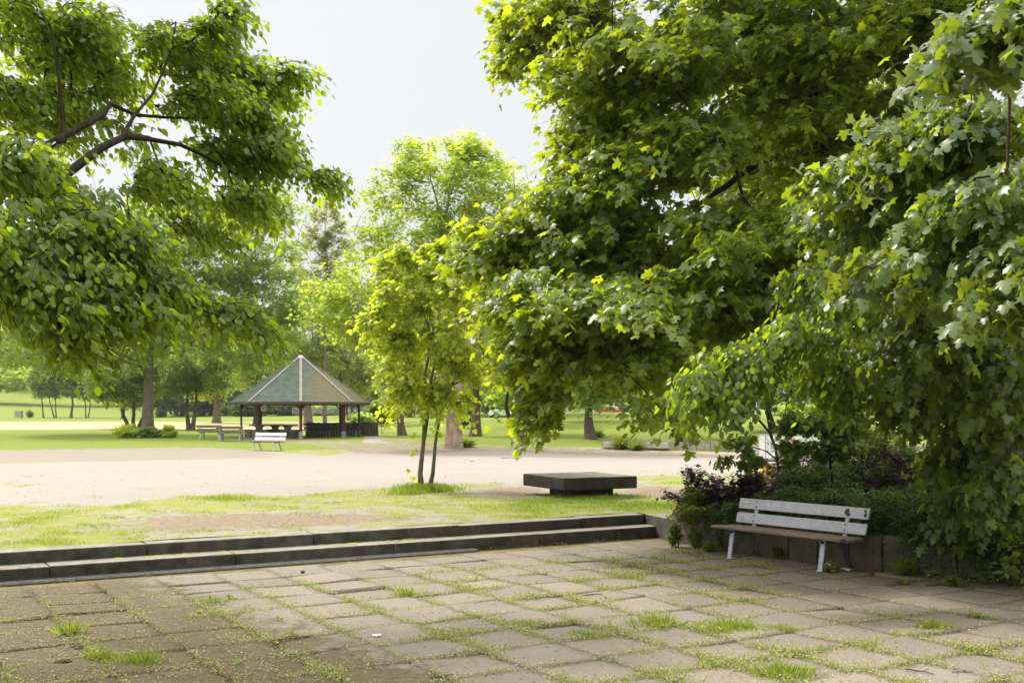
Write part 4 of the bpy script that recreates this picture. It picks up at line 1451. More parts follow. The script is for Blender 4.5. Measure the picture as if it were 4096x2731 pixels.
def skeleton(trunks, pts, rg, bf=0.35, r_tip=0.008, expo=2.3, jit=0.12, sag=0.0):
    """grow limbs from the given trunk polylines to every point; returns segment arrays
    trunks: list of (polyline Nx3, r_base, r_top)"""
    nodes = []; par = []; minr = []
    for pl, rb, rtop in trunks:
        pl = np.array(pl, float)
        L = np.concatenate([[0], np.cumsum(np.linalg.norm(np.diff(pl, axis=0), axis=1))])
        m = max(3, int(L[-1] / 0.35) + 1)
        m = min(m, 60)
        tt = np.linspace(0, L[-1], m)
        q = np.stack([np.interp(tt, L, pl[:, k]) for k in range(3)], 1)
        prev = -1
        # attach to an existing node when it starts on one
        if nodes:
            dd = np.linalg.norm(np.array(nodes) - q[0], axis=1)
            if dd.min() < 0.8: prev = int(dd.argmin())
        for i, p in enumerate(q):
            nodes.append(p + (rg.normal(0, 0.012, 3) * (0 < i < m - 1)))
            par.append(prev); minr.append(rb + (rtop - rb) * (tt[i] / L[-1]) ** 0.8)
            prev = len(nodes) - 1
    nb = len(nodes)
    base_cost = [0.0] * nb
    for i in range(nb):
        if par[i] >= 0: base_cost[i] = base_cost[par[i]] + bf * np.linalg.norm(nodes[i] - nodes[par[i]])
    nodes = [np.array(n) for n in nodes]
    pts = np.array(pts)
    n = len(pts)
    if n:
        NB = np.array(nodes)
        d = np.linalg.norm(pts[:, None] - NB[None], axis=2)
        # avoid starting twigs right at the foot
        pen = np.array(base_cost)[None]
        upp = np.maximum(0, NB[None, :, 2] - pts[:, None, 2]) * 0.25
        c = d + pen + upp
        best = c.min(1); bi = c.argmin(1)
        done = np.zeros(n, bool)
        idx_of = {}
        for _ in range(n):
            k = int(np.where(done, 1e9, best).argmin())
            done[k] = True
            p0 = nodes[bi[k]]; p1 = pts[k]
            L = np.linalg.norm(p1 - p0)
            m = max(1, int(L / 0.55)) if L < 6 else 8
            prev = int(bi[k])
            cst = (base_cost[prev])
            newn = []
            for j in range(1, m + 1):
                t = j / m
                q = p0 + (p1 - p0) * t
                if j < m: q = q + rg.normal(0, jit * L / m * 0.8, 3) + np.array([0, 0, 0.10 * L * math.sin(math.pi * t) * (1 if sag >= 0 else -1)])
                nodes.append(q); par.append(prev); minr.append(0.0)
                cst = cst + bf * np.linalg.norm(q - nodes[prev])
                base_cost.append(cst)
                prev = len(nodes) - 1
                newn.append(prev)
            # relax
            Q = np.array([nodes[i] for i in newn])
            dd = np.linalg.norm(pts[:, None] - Q[None], axis=2)
            cc = dd + np.array([base_cost[i] for i in newn])[None] + np.maximum(0, Q[None, :, 2] - pts[:, None, 2]) * 0.25
            mn = cc.min(1); am = cc.argmin(1)
            upd = (~done) & (mn < best)
            best[upd] = mn[upd]; bi[upd] = np.array(newn)[am[upd]]
    par = np.array(par); NN = np.array(nodes); minr = np.array(minr)
    acc = np.zeros(len(NN))
    kids = np.bincount(par[par >= 0], minlength=len(NN))
    for i in range(len(NN) - 1, -1, -1):
        if kids[i] == 0: acc[i] = r_tip ** expo
        if par[i] >= 0: acc[par[i]] += acc[i]
    rad = acc ** (1 / expo)
    rad = np.where(minr > 0, minr, rad)
    ii = np.where(par >= 0)[0]
    pr = par[ii]
    # a limb never starts thicker than its parent
    rr0 = np.minimum(rad[pr], np.where(minr[ii] > 0, rad[pr], rad[ii] * 1.25))
    return NN[pr], NN[ii], rr0, rad[ii]


def flare(seg, foot, r, amt=0.5, h=0.9):
    p0, p1, r0, r1 = seg
    f0 = 1 + amt * np.exp(-np.maximum(p0[:, 2] - foot[2], 0) / (h * 0.4)) * (np.hypot(p0[:, 0] - foot[0], p0[:, 1] - foot[1]) < 1.5 * r + 0.5)
    f1 = 1 + amt * np.exp(-np.maximum(p1[:, 2] - foot[2], 0) / (h * 0.4)) * (np.hypot(p1[:, 0] - foot[0], p1[:, 1] - foot[1]) < 1.5 * r + 0.5)
    return p0, p1, r0 * f0, r1 * f1


def split_trunk(seg, thr):
    """thick segments belong to the trunk and limbs, thin ones to the branches"""
    p0, p1, r0, r1 = seg
    big = r1 >= thr
    return tuple(a[big] for a in seg), tuple(a[~big] for a in seg)


def sprays(C, O, rg, L=0.6, twigs=6, leaves=8, size=0.13, droop=0.35, spread=1.0, jit=0.03, up=0.85, tipdown=0.35, sizevar=0.25, updir=0.1):
    """leafy twigs at cluster centres C pointing along O"""
    n = len(C)
    O = O.copy(); O[:, 2] *= 0.5; O = norm(O)
    az = rg.uniform(-spread, spread, (n, twigs)) * 1.25
    ca, sa = np.cos(az), np.sin(az)
    D = np.stack([O[:, None, 0] * ca - O[:, None, 1] * sa, O[:, None, 0] * sa + O[:, None, 1] * ca, O[:, None, 2] + rg.normal(updir, 0.30, (n, twigs))], -1)
    D = norm(D)
    Lt = L * rg.uniform(0.55, 1.15, (n, twigs))
    st = C[:, None] - O[:, None] * (L * 0.35) + rg.normal(0, 0.06 * L, (n, twigs, 3))
    s = (np.arange(leaves) + 0.6) / leaves
    s = s[None, None, :] + rg.normal(0, 0.05, (n, twigs, leaves))
    P = st[:, :, None] + D[:, :, None] * (Lt[:, :, None] * s)[..., None]
    P[..., 2] -= droop * Lt[:, :, None] * s ** 2
    sd_ = norm(np.cross(D, np.array([0, 0, 1.0])))
    sgn = np.where(np.arange(leaves) % 2 == 0, 1.0, -1.0)[None, None, :]
    T = D[:, :, None] * 0.55 + sd_[:, :, None] * (sgn * rg.uniform(0.4, 1.1, s.shape))[..., None]
    T[..., 2] -= tipdown + rg.uniform(0, tipdown, s.shape)
    T = T + rg.normal(0, 0.22, T.shape)
    Nn = rg.normal(0, 0.40, T.shape); Nn[..., 2] += up
    Nn = Nn + D[:, :, None] * 0.25
    P = P + rg.normal(0, jit, P.shape)
    S = size * (1 + rg.normal(0, sizevar, s.shape)).clip(0.45, 1.5)
    tw = []
    # twig tubes: three short pieces each
    for a, b_ in ((0, .35), (.35, .7), (.7, 1.0)):
        q0 = st + D * (Lt * a)[..., None]; q1 = st + D * (Lt * b_)[..., None]
        q0 = q0.copy(); q1 = q1.copy()
        q0[..., 2] -= droop * Lt * a * a; q1[..., 2] -= droop * Lt * b_ * b_
        tw.append((q0.reshape(-1, 3), q1.reshape(-1, 3), np.full(n * twigs, 0.0045 * (1.3 - a)), np.full(n * twigs, 0.0045 * (1.3 - b_))))
    tw = tuple(np.concatenate([t[k] for t in tw]) for k in range(4))
    return P.reshape(-1, 3), T.reshape(-1, 3), Nn.reshape(-1, 3), S.reshape(-1), tw


def add_tree(name, label, cat, foot, trunks, clusters, outd, rg, leafmat, barkmat, tm, spray, thr=0.05, group=None, r_tip=0.008, bf=0.35, flr=0.5, tbias=None, twig_sides=3, keep=None, sk=None):
    root = empty(name, tuple(foot))
    foot = np.array(foot)
    seg = skeleton(trunks, clusters, rg, bf=bf, r_tip=r_tip) if sk is None else sk
    seg = flare(seg, foot, trunks[0][1], flr)
    big, small = split_trunk(seg, thr)
    P, T, Nn, S, tw = sprays(clusters, outd, rg, **spray)
    if keep is not None:
        k = keep(P)
        P, T, Nn, S = P[k], T[k], Nn[k], S[k]
    loc = foot
    if len(big[0]):
        link_mesh('trunk', tubes_mesh('trunk', (big[0] - loc, big[1] - loc, big[2], big[3]), 10), barkmat, root)
    allsmall = tuple(np.concatenate([small[k] if k > 1 else small[k] - loc, tw[k] if k > 1 else tw[k] - loc]) for k in range(4))
    link_mesh('branches', tubes_mesh('branches', allsmall, 4 if twig_sides > 3 else 3), barkmat, root)
    # colour differs spray by spray and leaf by leaf
    nper = spray.get('twigs', 6) * spray.get('leaves', 8)
    ct = np.repeat(rg.normal(0, 0.16, len(clusters)), nper)
    if tbias is not None: ct = ct + np.repeat(tbias, nper)
    if keep is not None: ct = ct[k]
    t = np.clip(0.42 + ct + rg.normal(0, 0.22, len(P)), 0, 1)
    link_mesh('crown', leaf_mesh('crown', P - loc, T, Nn, S, tm, t), leafmat, root)
    tag(root, label, cat, group)
    return root


# ---- foreground crowns: boughs given as (x, y, D, rx, ry, depth radius, clusters)
def bough_points(boughs, rg, hub=None, mul=1.0, per=5, droop=0.25):
    """boughs: (x, y, D, rx, ry, depth radius, clusters); clusters sit along drooping side limbs so that gaps stay between them"""
    C = []
    for x, y, D, rx, ry, rd, n in boughs:
        n = int(round(n * mul))
        c = at(x, y, D); R_ = np.array([rx * D / F, rd, ry * D / F])
        m = max(1, int(round(n / per)))
        k = int(math.ceil(n / m))
        out = np.array([0.0, 0, 0]) if hub is None else norm(((c - hub) / R_)[None])[0] * 0.55
        d = norm(rg.normal(0, 1, (m, 3)) * np.array([1, 1, 0.45]) + out)
        v0 = norm(rg.normal(0, 1, (m, 3))) * rg.uniform(0, 0.75, (m, 1)) - out * 0.4
        for i in range(m):
            t = np.linspace(0, 1, k)[:, None]
            e = v0[i] + d[i] * rg.uniform(0.7, 1.3)
            r = np.linalg.norm(e)
            if r > 1: e = e / r
            q = v0[i] + (e - v0[i]) * t
            q = q + rg.normal(0, 0.15, q.shape)
            q[:, 2] -= droop * (t[:, 0] ** 2) * 0.6
            C.append(c + q * R_)
    return np.concatenate(C)


rg = np.random.default_rng(11)

# big Norway maple on the right
tfoot = np.array([at(3840, 1760, 21.0)[0], 21.0, BED])
def mp_(x, y, D): return at(x, y, D)
MT = [
    ([tfoot, mp_(3850, 1500, 21), mp_(3840, 1200, 21), mp_(3760, 900, 20.8), mp_(3740, 500, 20.6), mp_(3700, 100, 20.5), mp_(3660, -400, 20.5)], 0.34, 0.15),
    ([mp_(3760, 950, 20.8), mp_(3500, 760, 20.5), mp_(3270, 560, 20.2), mp_(3100, 400, 20), mp_(3000, 250, 20)], 0.17, 0.05),
    ([mp_(3845, 1250, 21), mp_(3600, 1120, 20.5), mp_(3300, 1060, 20), mp_(3000, 1150, 19), mp_(2700, 1190, 18), mp_(2450, 1130, 17.3)], 0.16, 0.035),
    ([mp_(3740, 620, 20.6), mp_(3560, 300, 20.4), mp_(3150, 290, 19.8), mp_(2900, 330, 19)], 0.13, 0.04),
    ([mp_(3745, 480, 20.6), mp_(3400, 60, 20.3), mp_(3000, -60, 20), mp_(2600, -30, 20), mp_(2250, 120, 21)], 0.12, 0.03),
    ([mp_(3290, 600, 20.3), mp_(3050, 640, 19.5), mp_(2780, 830, 18.5), mp_(2500, 900, 17.5)], 0.09, 0.025),
    ([mp_(3845, 1230, 21), mp_(3950, 900, 17), mp_(3850, 620, 13), mp_(3650, 560, 10.5)], 0.13, 0.03),
    ([mp_(3850, 1400, 21), mp_(4000, 1150, 17), mp_(3900, 1000, 12.5)], 0.10, 0.03),
    ([mp_(3000, 1150, 19), mp_(2850, 1350, 18), mp_(2600, 1450, 17), mp_(2350, 1420, 16.5), mp_(2200, 1560, 16.5)], 0.05, 0.012),
]
B_MAPLE = [
    (2240, 110, 21.5, 250, 190, 2.0, 95), (2420, 380, 21, 190, 180, 1.6, 60), (2050, 90, 21.5, 75, 70, 0.6, 14), (2040, 230, 21.5, 60, 50, .5, 8),
    (2600, 250, 17.5, 350, 190, 1.5, 100), (2330, 560, 18.5, 130, 190, 1.2, 48), (2400, 800, 17.5, 210, 200, 1.3, 80),
    (2950, 120, 19, 480, 200, 1.8, 110), (3350, 150, 18, 400, 230, 2, 70), (2700, 600, 17.5, 250, 220, 1.5, 60), (3250, 650, 22.5, 420, 330, 1.5, 70), (2950, 500, 22.5, 260, 260, 1.5, 46), (3600, 350, 22, 400, 300, 2, 60), (3000, 800, 21, 250, 200, 1.2, 40),
    (2060, 980, 18, 230, 210, 1.4, 90), (2330, 1060, 17.5, 270, 200, 1.4, 80), (2180, 1230, 16.5, 230, 170, 1.4, 80), (2450, 1250, 16, 300, 170, 1.4, 80),
    (2780, 1050, 17, 320, 260, 1.6, 100), (2780, 1280, 17.5, 300, 180, 1.6, 66), (2230, 1410, 16.3, 200, 80, .9, 34), (2500, 1430, 15.8, 170, 60, .8, 20),
    (3080, 950, 17, 240, 230, 1.4, 60), (2160, 1570, 16.2, 45, 80, .3, 8), (2140, 1665, 16.2, 22, 35, .2, 3), (2650, 1640, 14.6, 45, 50, .3, 4),
    (2900, -330, 18, 900, 260, 3, 110), (3800, -250, 17, 600, 300, 4, 90), (3150, 1150, 17, 300, 200, 1.3, 60),
 (3500, 1200, 22, 500, 300, 2, 60), (3100, 350, 18, 330, 200, 1.2, 50), (3450, 420, 19, 300, 200, 1.2, 46), (3750, 150, 18, 300, 250, 1.5, 46), (3300, 620, 18.5, 260, 200, 1.0, 30)]
C = bough_points(B_MAPLE, rg, mp_(3780, 700, 20.8), 1.3)
out = C - np.array([mp_(3780, 700, 20.8)])
rgm = np.random.default_rng(21)
add_tree('maple_tree', 'huge broad leaved maple with dark limbs filling the right half of the view', 'tree', tfoot, MT, C, out, rgm, M['maple'], M['bark_dark'], MAPLE,
         dict(L=0.66, twigs=6, leaves=9, size=0.118, droop=0.30, spread=1.1, jit=0.05, tipdown=0.45, sizevar=.33), thr=0.045, r_tip=0.007, bf=0.25)

# nearer maple at the right edge whose boughs hang into the picture
f2 = np.array([at(4560, 2200, 12.5)[0], 12.5, BED])
C2 = bough_points([(3560, 640, 11.5, 260, 190, 1.0, 60), (3850, 480, 10.5, 260, 190, 1.0, 50), (3900, 800, 10, 300, 200, 1.1, 60), (3720, 1040, 11, 260, 190, 1.0, 55), (4020, 1150, 9.5, 180, 220, .9, 34),
                   (3650, 1300, 12.5, 230, 170, 1.0, 48), (3950, 120, 8.0, 260, 130, .7, 24), (3420, 870, 13, 200, 190, 1.0, 42), (3950, 1450, 12.5, 250, 200, 1.2, 46), (3610, 1500, 14, 170, 170, .8, 34),
                   (3930, 1700, 13.5, 240, 130, 1.0, 28), (3330, 1130, 14, 150, 150, .8, 22), (4000, 1950, 12.8, 130, 110, .6, 14), (3760, 1820, 14, 160, 110, .6, 14), (3860, 2020, 13.6, 140, 70, .4, 9), (4600, 600, 12, 450, 600, 2.5, 40)], rg, at(4500, 900, 12.5))
MT2 = [([f2, at(4520, 1500, 12.5), at(4480, 900, 12.3), at(4450, 300, 12), at(4400, -300, 12)], 0.24, 0.09),
       ([at(4480, 900, 12.3), at(4200, 700, 11.5), at(3900, 640, 11), at(3600, 660, 11.5)], 0.07, 0.02),
       ([at(4500, 1300, 12.4), at(4200, 1180, 11.8), at(3900, 1150, 11.5), at(3600, 1300, 12.5)], 0.07, 0.02)]
add_tree('maple_tree', 'nearer maple leaning in from the right edge with large drooping blue green leaves', 'tree', f2, MT2, C2, C2 - np.array([at(4500, 900, 12.5)]), np.random.default_rng(22), M['maple_near'], M['bark_brown'], MAPLE,
         dict(L=0.5, twigs=6, leaves=8, size=0.108, sizevar=.35, droop=0.5, spread=1.1, jit=0.04, tipdown=0.7, up=0.6), thr=0.045, r_tip=0.006, bf=0.25)

# hornbeam at the left
f3 = np.array([at(-1150, 2200, 11.0)[0], 11.0, TER])
MT3 = [([f3, at(-1000, 1400, 11), at(-900, 800, 11), at(-850, 200, 11), at(-800, -400, 11)], 0.26, 0.10),
       ([at(-950, 1150, 11), at(-400, 1020, 10.8), at(0, 910, 10.7), at(80, 840, 10.7), at(190, 745, 10.8), at(300, 660, 11), at(380, 600, 11.2), at(500, 545, 11.5), at(570, 545, 11.8), at(690, 565, 12), at(850, 640, 12.5), at(1000, 720, 13)], 0.105, 0.014),
       ([at(-900, 900, 11), at(-300, 760, 11), at(130, 620, 11), at(270, 545, 11.2), at(395, 475, 11.5), at(440, 410, 12), at(560, 465, 12.3), at(700, 478, 12.6), at(900, 470, 13)], 0.08, 0.012),
       ([at(260, 560, 11.2), at(252, 400, 11.3), at(235, 240, 11.3), at(200, 100, 11.3)], 0.035, 0.012),
       ([at(490, 545, 11.5), at(600, 390, 12), at(670, 260, 12.3), at(705, 90, 12.5)], 0.028, 0.010),
       ([at(-900, 1250, 11), at(-300, 1130, 10.5), at(50, 1155, 10.3), at(180, 1200, 10.3), at(420, 1180, 10.5), at(700, 1210, 11), at(950, 1290, 11.5)], 0.07, 0.012),
       ([at(-300, 1200, 10.5), at(60, 1130, 10), at(160, 900, 9.8), at(300, 850, 10)], 0.04, 0.010)]
B_HB = [(330, 130, 12.5, 380, 200, 1.5, 90), (780, 150, 13, 210, 170, 1.1, 48), (930, 70, 13, 70, 60, .5, 8), (1000, 300, 13.5, 210, 95, .7, 32), (1170, 290, 13.5, 70, 45, .3, 7), (870, 420, 13, 220, 110, .9, 28),
        (250, 420, 12, 330, 150, 1.3, 50), (1060, 500, 13.2, 120, 90, .6, 16), (1180, 590, 13.2, 110, 90, .6, 18), (1290, 700, 13.3, 60, 55, .3, 8), (960, 620, 13, 190, 120, .8, 30), (1050, 780, 13, 160, 60, .6, 16), (760, 700, 12.5, 180, 110, .8, 22),
        (150, 680, 10.5, 240, 130, 1.1, 50), (380, 850, 10.3, 200, 150, 1.0, 46), (100, 1000, 9.8, 230, 210, 1.1, 62), (420, 1060, 10.3, 190, 130, .9, 40), (650, 1140, 11, 170, 70, .7, 26),
        (500, 1200, 10.3, 230, 65, .8, 34), (820, 1200, 11.5, 130, 50, .6, 18), (960, 1260, 11.7, 100, 38, .45, 13), (1060, 1300, 11.8, 40, 22, .2, 5), (270, 1180, 10, 200, 80, .8, 26), (270, 1310, 10, 80, 50, .4, 6), (330, 1370, 10, 30, 25, .2, 2), (60, 1120, 10, 150, 80, .8, 18),
        (-500, 500, 11, 450, 700, 2.5, 90), (800, 920, 12.6, 120, 60, .6, 6), (400, -300, 12.5, 700, 200, 2.5, 60)]
C3 = bough_points(B_HB, rg, at(-900, 700, 11), 0.85)
add_tree('hornbeam_tree', 'hornbeam with oval leaves and dark limbs hanging in from the left edge', 'tree', f3, MT3, C3, C3 - np.array([at(-900, 600, 11)]), np.random.default_rng(23), M['hornbeam'], M['bark_dark'], OVATE,
         dict(L=0.52, twigs=6, leaves=12, size=0.078, sizevar=.33, droop=0.5, spread=1.0, jit=0.035, tipdown=0.6, up=0.7), thr=0.03, r_tip=0.005, bf=0.22)

# elm boughs in front of the maple on the right
f4 = np.array([at(4085, 2000, 16.5)[0], 16.5, BED])
C4 = bough_points([(2950, 1430, 12.5, 200, 110, .7, 26), (2770, 1520, 12.3, 120, 70, .4, 12), (3150, 1330, 12.8, 180, 110, .7, 22), (2880, 1580, 12.2, 70, 70, .3, 7), (3270, 1240, 13.5, 140, 170, .8, 26), (3330, 1480, 13.5, 120, 140, .7, 14)], rg, at(3700, 1100, 15))
MT4 = [([f4, at(4080, 1600, 16.5), at(4060, 1200, 16.4), at(3990, 800, 16.2), at(3900, 300, 16)], 0.10, 0.05),
       ([at(4060, 1200, 16.4), at(3700, 1150, 15), at(3350, 1230, 13.8), at(3100, 1340, 12.9), at(2900, 1440, 12.5)], 0.045, 0.012)]
add_tree('elm_tree', 'slim pale barked elm at the right edge, its oval leaved bough dipping low', 'tree', f4, MT4, C4, C4 - np.array([at(3700, 1100, 15)]), np.random.default_rng(24), M['hornbeam'], M['bark_grey'], OVATE,
         dict(L=0.42, twigs=6, leaves=11, size=0.09, droop=0.7, spread=1.1, jit=0.035, tipdown=0.8, up=0.6), thr=0.03, r_tip=0.005, bf=0.25)

# young maple on the grass in the middle
f5 = ground_at(1687, 1962, TER)
Dy = f5[1]
MT5 = [([f5, at(1684, 1850, Dy), at(1690, 1770, Dy), at(1698, 1640, Dy), at(1696, 1520, Dy), at(1715, 1420, Dy), at(1740, 1300, Dy)], 0.060, 0.022),
       ([at(1700, 1740, Dy), at(1712, 1650, Dy + .05), at(1722, 1520, Dy), at(1745, 1400, Dy), at(1695, 1250, Dy), at(1640, 1100, Dy), at(1610, 980, Dy)], 0.040, 0.010),
       ([f5 + np.array([0.16, 0.05, 0]), at(1728, 1880, Dy), at(1740, 1790, Dy), at(1752, 1700, Dy), at(1770, 1620, Dy), at(1800, 1550, Dy), at(1850, 1460, Dy), at(1880, 1350, Dy)], 0.048, 0.018),
       ([at(1800, 1545, Dy), at(1900, 1490, Dy), at(2010, 1420, Dy - .3)], 0.02, 0.008)]
C5 = bough_points([(1630, 1130, Dy, 210, 170, 1.3, 50), (1830, 1150, Dy, 220, 170, 1.3, 48), (1550, 1340, Dy, 150, 160, 1.0, 36), (1720, 1400, Dy, 220, 160, 1.3, 46), (1900, 1390, Dy, 160, 150, 1.1, 32), (1660, 1570, Dy, 100, 60, .6, 16), (1800, 1570, Dy, 110, 60, .6, 14), (1600, 990, Dy, 70, 60, .5, 9), (1720, 1000, Dy, 110, 60, .6, 12), (1580, 1600, Dy, 40, 40, .3, 3)], rg, None, 0.72)
add_tree('young_maple_tree', 'young yellow green maple with three slim trunks standing alone on the grass', 'tree', f5, MT5, C5, C5 - np.array([at(1720, 1350, Dy)]), np.random.default_rng(25), M['maple_young'], M['bark_young'], MAPLE,
         dict(L=0.55, twigs=5, leaves=7, size=0.115, sizevar=.33, droop=0.45, spread=1.2, jit=0.04, tipdown=0.5), thr=0.016, r_tip=0.006, bf=0.3, flr=0.35)
# shoots low on the stem
Cq = np.array([at(1655, 1800, Dy - .1), at(1640, 1880, Dy - .1), at(1735, 1720, Dy - .2), at(1760, 1740, Dy), at(1655, 1740, Dy - .2), at(1660, 1910, Dy - .1)])
P, T, Nn, S, tw = sprays(Cq, np.array([[-1, 0, 0], [-1, -.3, 0], [1, -.3, 0], [1, 0, 0], [-1, 0, .2], [-.5, -.8, 0]], float), rg, L=0.16, twigs=2, leaves=4, size=0.10, droop=0.3)
yt = [o for o in COL.objects if o.name.startswith('young_maple_tree')][0]
link_mesh('low_shoots', leaf_mesh('low_shoots', P - f5, T, Nn, S, MAPLE, rg.uniform(.5, 1, len(P))), M['maple_young'], yt)


# ---- middle and far trees
def far_tree(name, label, cat, base, crowns, mat, bark, r_base, seed, lean=None, stems=1, leaf=0.24, dens=1.0, group=None, D=None, tm=TUFT, top=None, twr=0.012, spread=0.0, fork=0.35, flat=0.55, twigs=5, lv=8):
    """base: photo pixel of the foot; crowns: list of (x, y, rx, ry) in photo pixels at the tree's own distance"""
    r_ = np.random.default_rng(seed)
    if seed not in (32,): r_base = r_base * 0.74
    leaf = leaf * 0.82
    if D is None:
        p = on_ground(*base)
    else:
        x = (base[0] - 2048) * D / F
        p = np.array([x, D, tz(x, D)])
    D = p[1]
    s = D / F
    C = []
    for x, y, rx, ry in crowns:
        vol = (rx * s) * (ry * s) * 4 * 0.9
        n = int(np.clip(vol * 7.0 * dens / (leaf / 0.24) ** 1.2, 24, 900))
        v = norm(r_.normal(0, 1, (n, 3))) * (r_.uniform(0.3, 1, (n, 1)) ** 0.5)
        # lumpy outline
        lump = np.array([1 + 0.28 * ang_noise(q, seed * 3.3, 2.2) for q in v])[:, None]
        v = v * lump
        rd = rx * s * 0.85
        C.append(np.stack([(x + v[:, 0] * rx - 2048) * s, D + v[:, 1] * rd, HC - (y - v[:, 2] * ry - YH) * s], 1))
    C = np.concatenate(C)
    cx = np.mean([c[0] for c in crowns]); cy = np.mean([c[1] for c in crowns])
    ty = (top if top is not None else min(c[1] for c in crowns)) * 0.8 + 0.2 * max(c[1] for c in crowns)
    trunks = []
    for k in range(stems):
        offx = (k - (stems - 1) / 2) * spread
        foot = p + np.array([offx * 0.5 * s, r_.normal(0, .1), -0.05])
        midx = base[0] + (lean if lean else 0) + offx * 1.4
        end = at(cx * 0.5 + midx * 0.5 + offx * 1.5, ty, D)
        mid = at(midx, (base[1] * (1 - fork) + cy * fork), D)
        m2 = at(0.6 * midx + 0.4 * cx + r_.normal(0, 8), (cy + ty) / 2, D)
        trunks.append(([foot, (foot + mid) / 2 + np.array([r_.normal(0, .04), 0, 0]), mid, m2, end], r_base / (1 + 0.25 * (stems - 1)), r_base * 0.10))
    ctr = np.array([at(cx, cy + 60, D)])
    return add_tree(name, label, cat, p, trunks, C, C - ctr, r_, mat, bark, tm,
                    dict(L=0.9 * max(1, leaf / .24) ** .5, twigs=twigs, leaves=lv, size=leaf, droop=0.35, spread=2.4, jit=0.12, tipdown=0.3, up=0.9), thr=max(0.05, r_base * 0.16), r_tip=twr, bf=0.4, group=group, flr=0.3)


BG = 'park trees around the lawn'
far_tree('maple_tree', 'tall bright yellow green maple on a pale peeling split trunk, left of the big maple', 'tree', (1815, 1793),
         [(1780, 640, 230, 100), (1560, 760, 130, 90), (1950, 720, 200, 110), (1650, 930, 260, 160), (1960, 900, 220, 160), (1480, 1130, 260, 130), (1750, 1180, 300, 150), (1350, 1230, 160, 120), (1480, 1330, 190, 80), (2050, 1080, 200, 200), (1900, 580, 80, 50), (1620, 1330, 250, 100)],
         M['bright'], M['bark_plane'], 0.52, 31, stems=2, spread=34, leaf=0.24, dens=0.62, fork=0.5)
far_tree('oak_tree', 'tall pale trunked tree left of the gazebo with ivy tufts at its foot', 'tree', (592, 1737),
         [(700, 900, 330, 140), (950, 1000, 250, 160), (500, 1100, 350, 170), (850, 1230, 330, 160), (450, 1350, 300, 110), (1120, 1180, 170, 170), (150, 1150, 300, 200), (150, 1400, 250, 100), (1000, 1380, 200, 90), (1080, 830, 150, 90)],
         M['mid'], M['bark_grey'], 0.42, 32, lean=10, leaf=0.26, dens=0.6, fork=0.65)
far_tree('field_maple_tree', 'dark gnarled double trunked tree just behind the tall pale trunk', 'tree', (535, 1716),
         [(480, 1480, 200, 80), (560, 1560, 120, 60), (640, 1450, 130, 70), (420, 1560, 70, 50)], M['deep'], M['bark_brown'], 0.36, 33, stems=3, spread=34, leaf=0.22, dens=0.9, group=BG)
far_tree('field_maple_tree', 'dark green tree with twin forked trunks between pale trunk and gazebo', 'tree', (763, 1721),
         [(780, 1440, 170, 80), (840, 1510, 130, 60), (720, 1530, 120, 50)], M['deep'], M['bark_brown'], 0.34, 34, stems=2, spread=26, leaf=0.22, dens=0.9, group=BG)
far_tree('spreading_tree', 'stout trunked tree with wide low limbs just left of the gazebo roof', 'tree', (866, 1691),
         [(880, 1470, 160, 90), (960, 1380, 120, 90), (830, 1560, 90, 40)], M['bright'], M['bark_grey'], 0.62, 35, leaf=0.26, dens=0.6, fork=0.2, group=BG)
far_tree('spreading_tree', 'light green tree with dark angular branches behind the left slope of the gazebo roof', 'tree', (1025, 1702),
         [(1020, 1380, 150, 110), (1100, 1480, 130, 90), (950, 1500, 70, 60)], M['mid'], M['bark_dark'], 0.40, 36, leaf=0.24, dens=0.5, group=BG)
far_tree('plane_tree', 'mottled trunk standing directly behind the middle of the gazebo', 'tree', (1232, 1699),
         [(1230, 1300, 170, 120), (1300, 1420, 130, 80)], M['mid'], M['bark_grey'], 0.62, 37, leaf=0.26, dens=0.5, group=BG)
far_tree('pine_tree', 'dull grey green pine above the right slope of the gazebo roof', 'tree', (1372, 1694),
         [(1340, 1400, 110, 80), (1400, 1480, 110, 70), (1290, 1350, 60, 50)], M['pine'], M['bark_brown'], 0.34, 38, leaf=0.24, dens=1.1, tm=BLADE, group=BG, lv=10)
far_tree('forked_tree', 'slim forked trunk seen between the two right posts of the gazebo', 'tree', (1398, 1693),
         [(1420, 1530, 90, 60), (1470, 1470, 90, 60)], M['bright'], M['bark_brown'], 0.26, 39, stems=2, spread=16, leaf=0.22, dens=0.6, group=BG)
far_tree('pine_tree', 'leaning reddish brown trunk right of the log palisade', 'tree', (1610, 1741),
         [(1590, 1380, 130, 80), (1540, 1470, 90, 60)], M['mid'], M['bark_brown'], 0.36, 40, lean=-14, leaf=0.24, dens=0.5, group=BG, fork=0.5)
far_tree('pine_tree', 'straight ridged brown trunk right of the pale peeling trunk', 'tree', (1902, 1746),
         [(1930, 1300, 220, 190), (2000, 1250, 140, 110), (1900, 1490, 100, 40)], M['mid'], M['bark_brown'], 0.46, 41, leaf=0.24, dens=0.45, group=BG, fork=0.6)
far_tree('ivy_clad_tree', 'dark ivy clad trunk pair low on the left flank of the mound', 'tree', (2048, 1708),
         [(2060, 1400, 170, 150), (2100, 1540, 70, 50)], M['deep'], M['bark_dark'], 0.30, 42, stems=2, spread=34, leaf=0.24, dens=0.5, group=BG)
far_tree('mound_tree', 'thin dark trunk on the crest of the mound, left of the hanging maple spray', 'tree', (2110, 1668),
         [(2120, 1420, 160, 150)], M['mid'], M['bark_dark'], 0.26, 43, leaf=0.26, dens=0.6, group=BG)
far_tree('mound_tree', 'dark straight trunk on the crest of the mound, just left of the hanging maple spray', 'tree', (2147, 1668),
         [(2200, 1360, 210, 180)], M['deep'], M['bark_dark'], 0.34, 44, leaf=0.26, dens=0.6, group=BG)
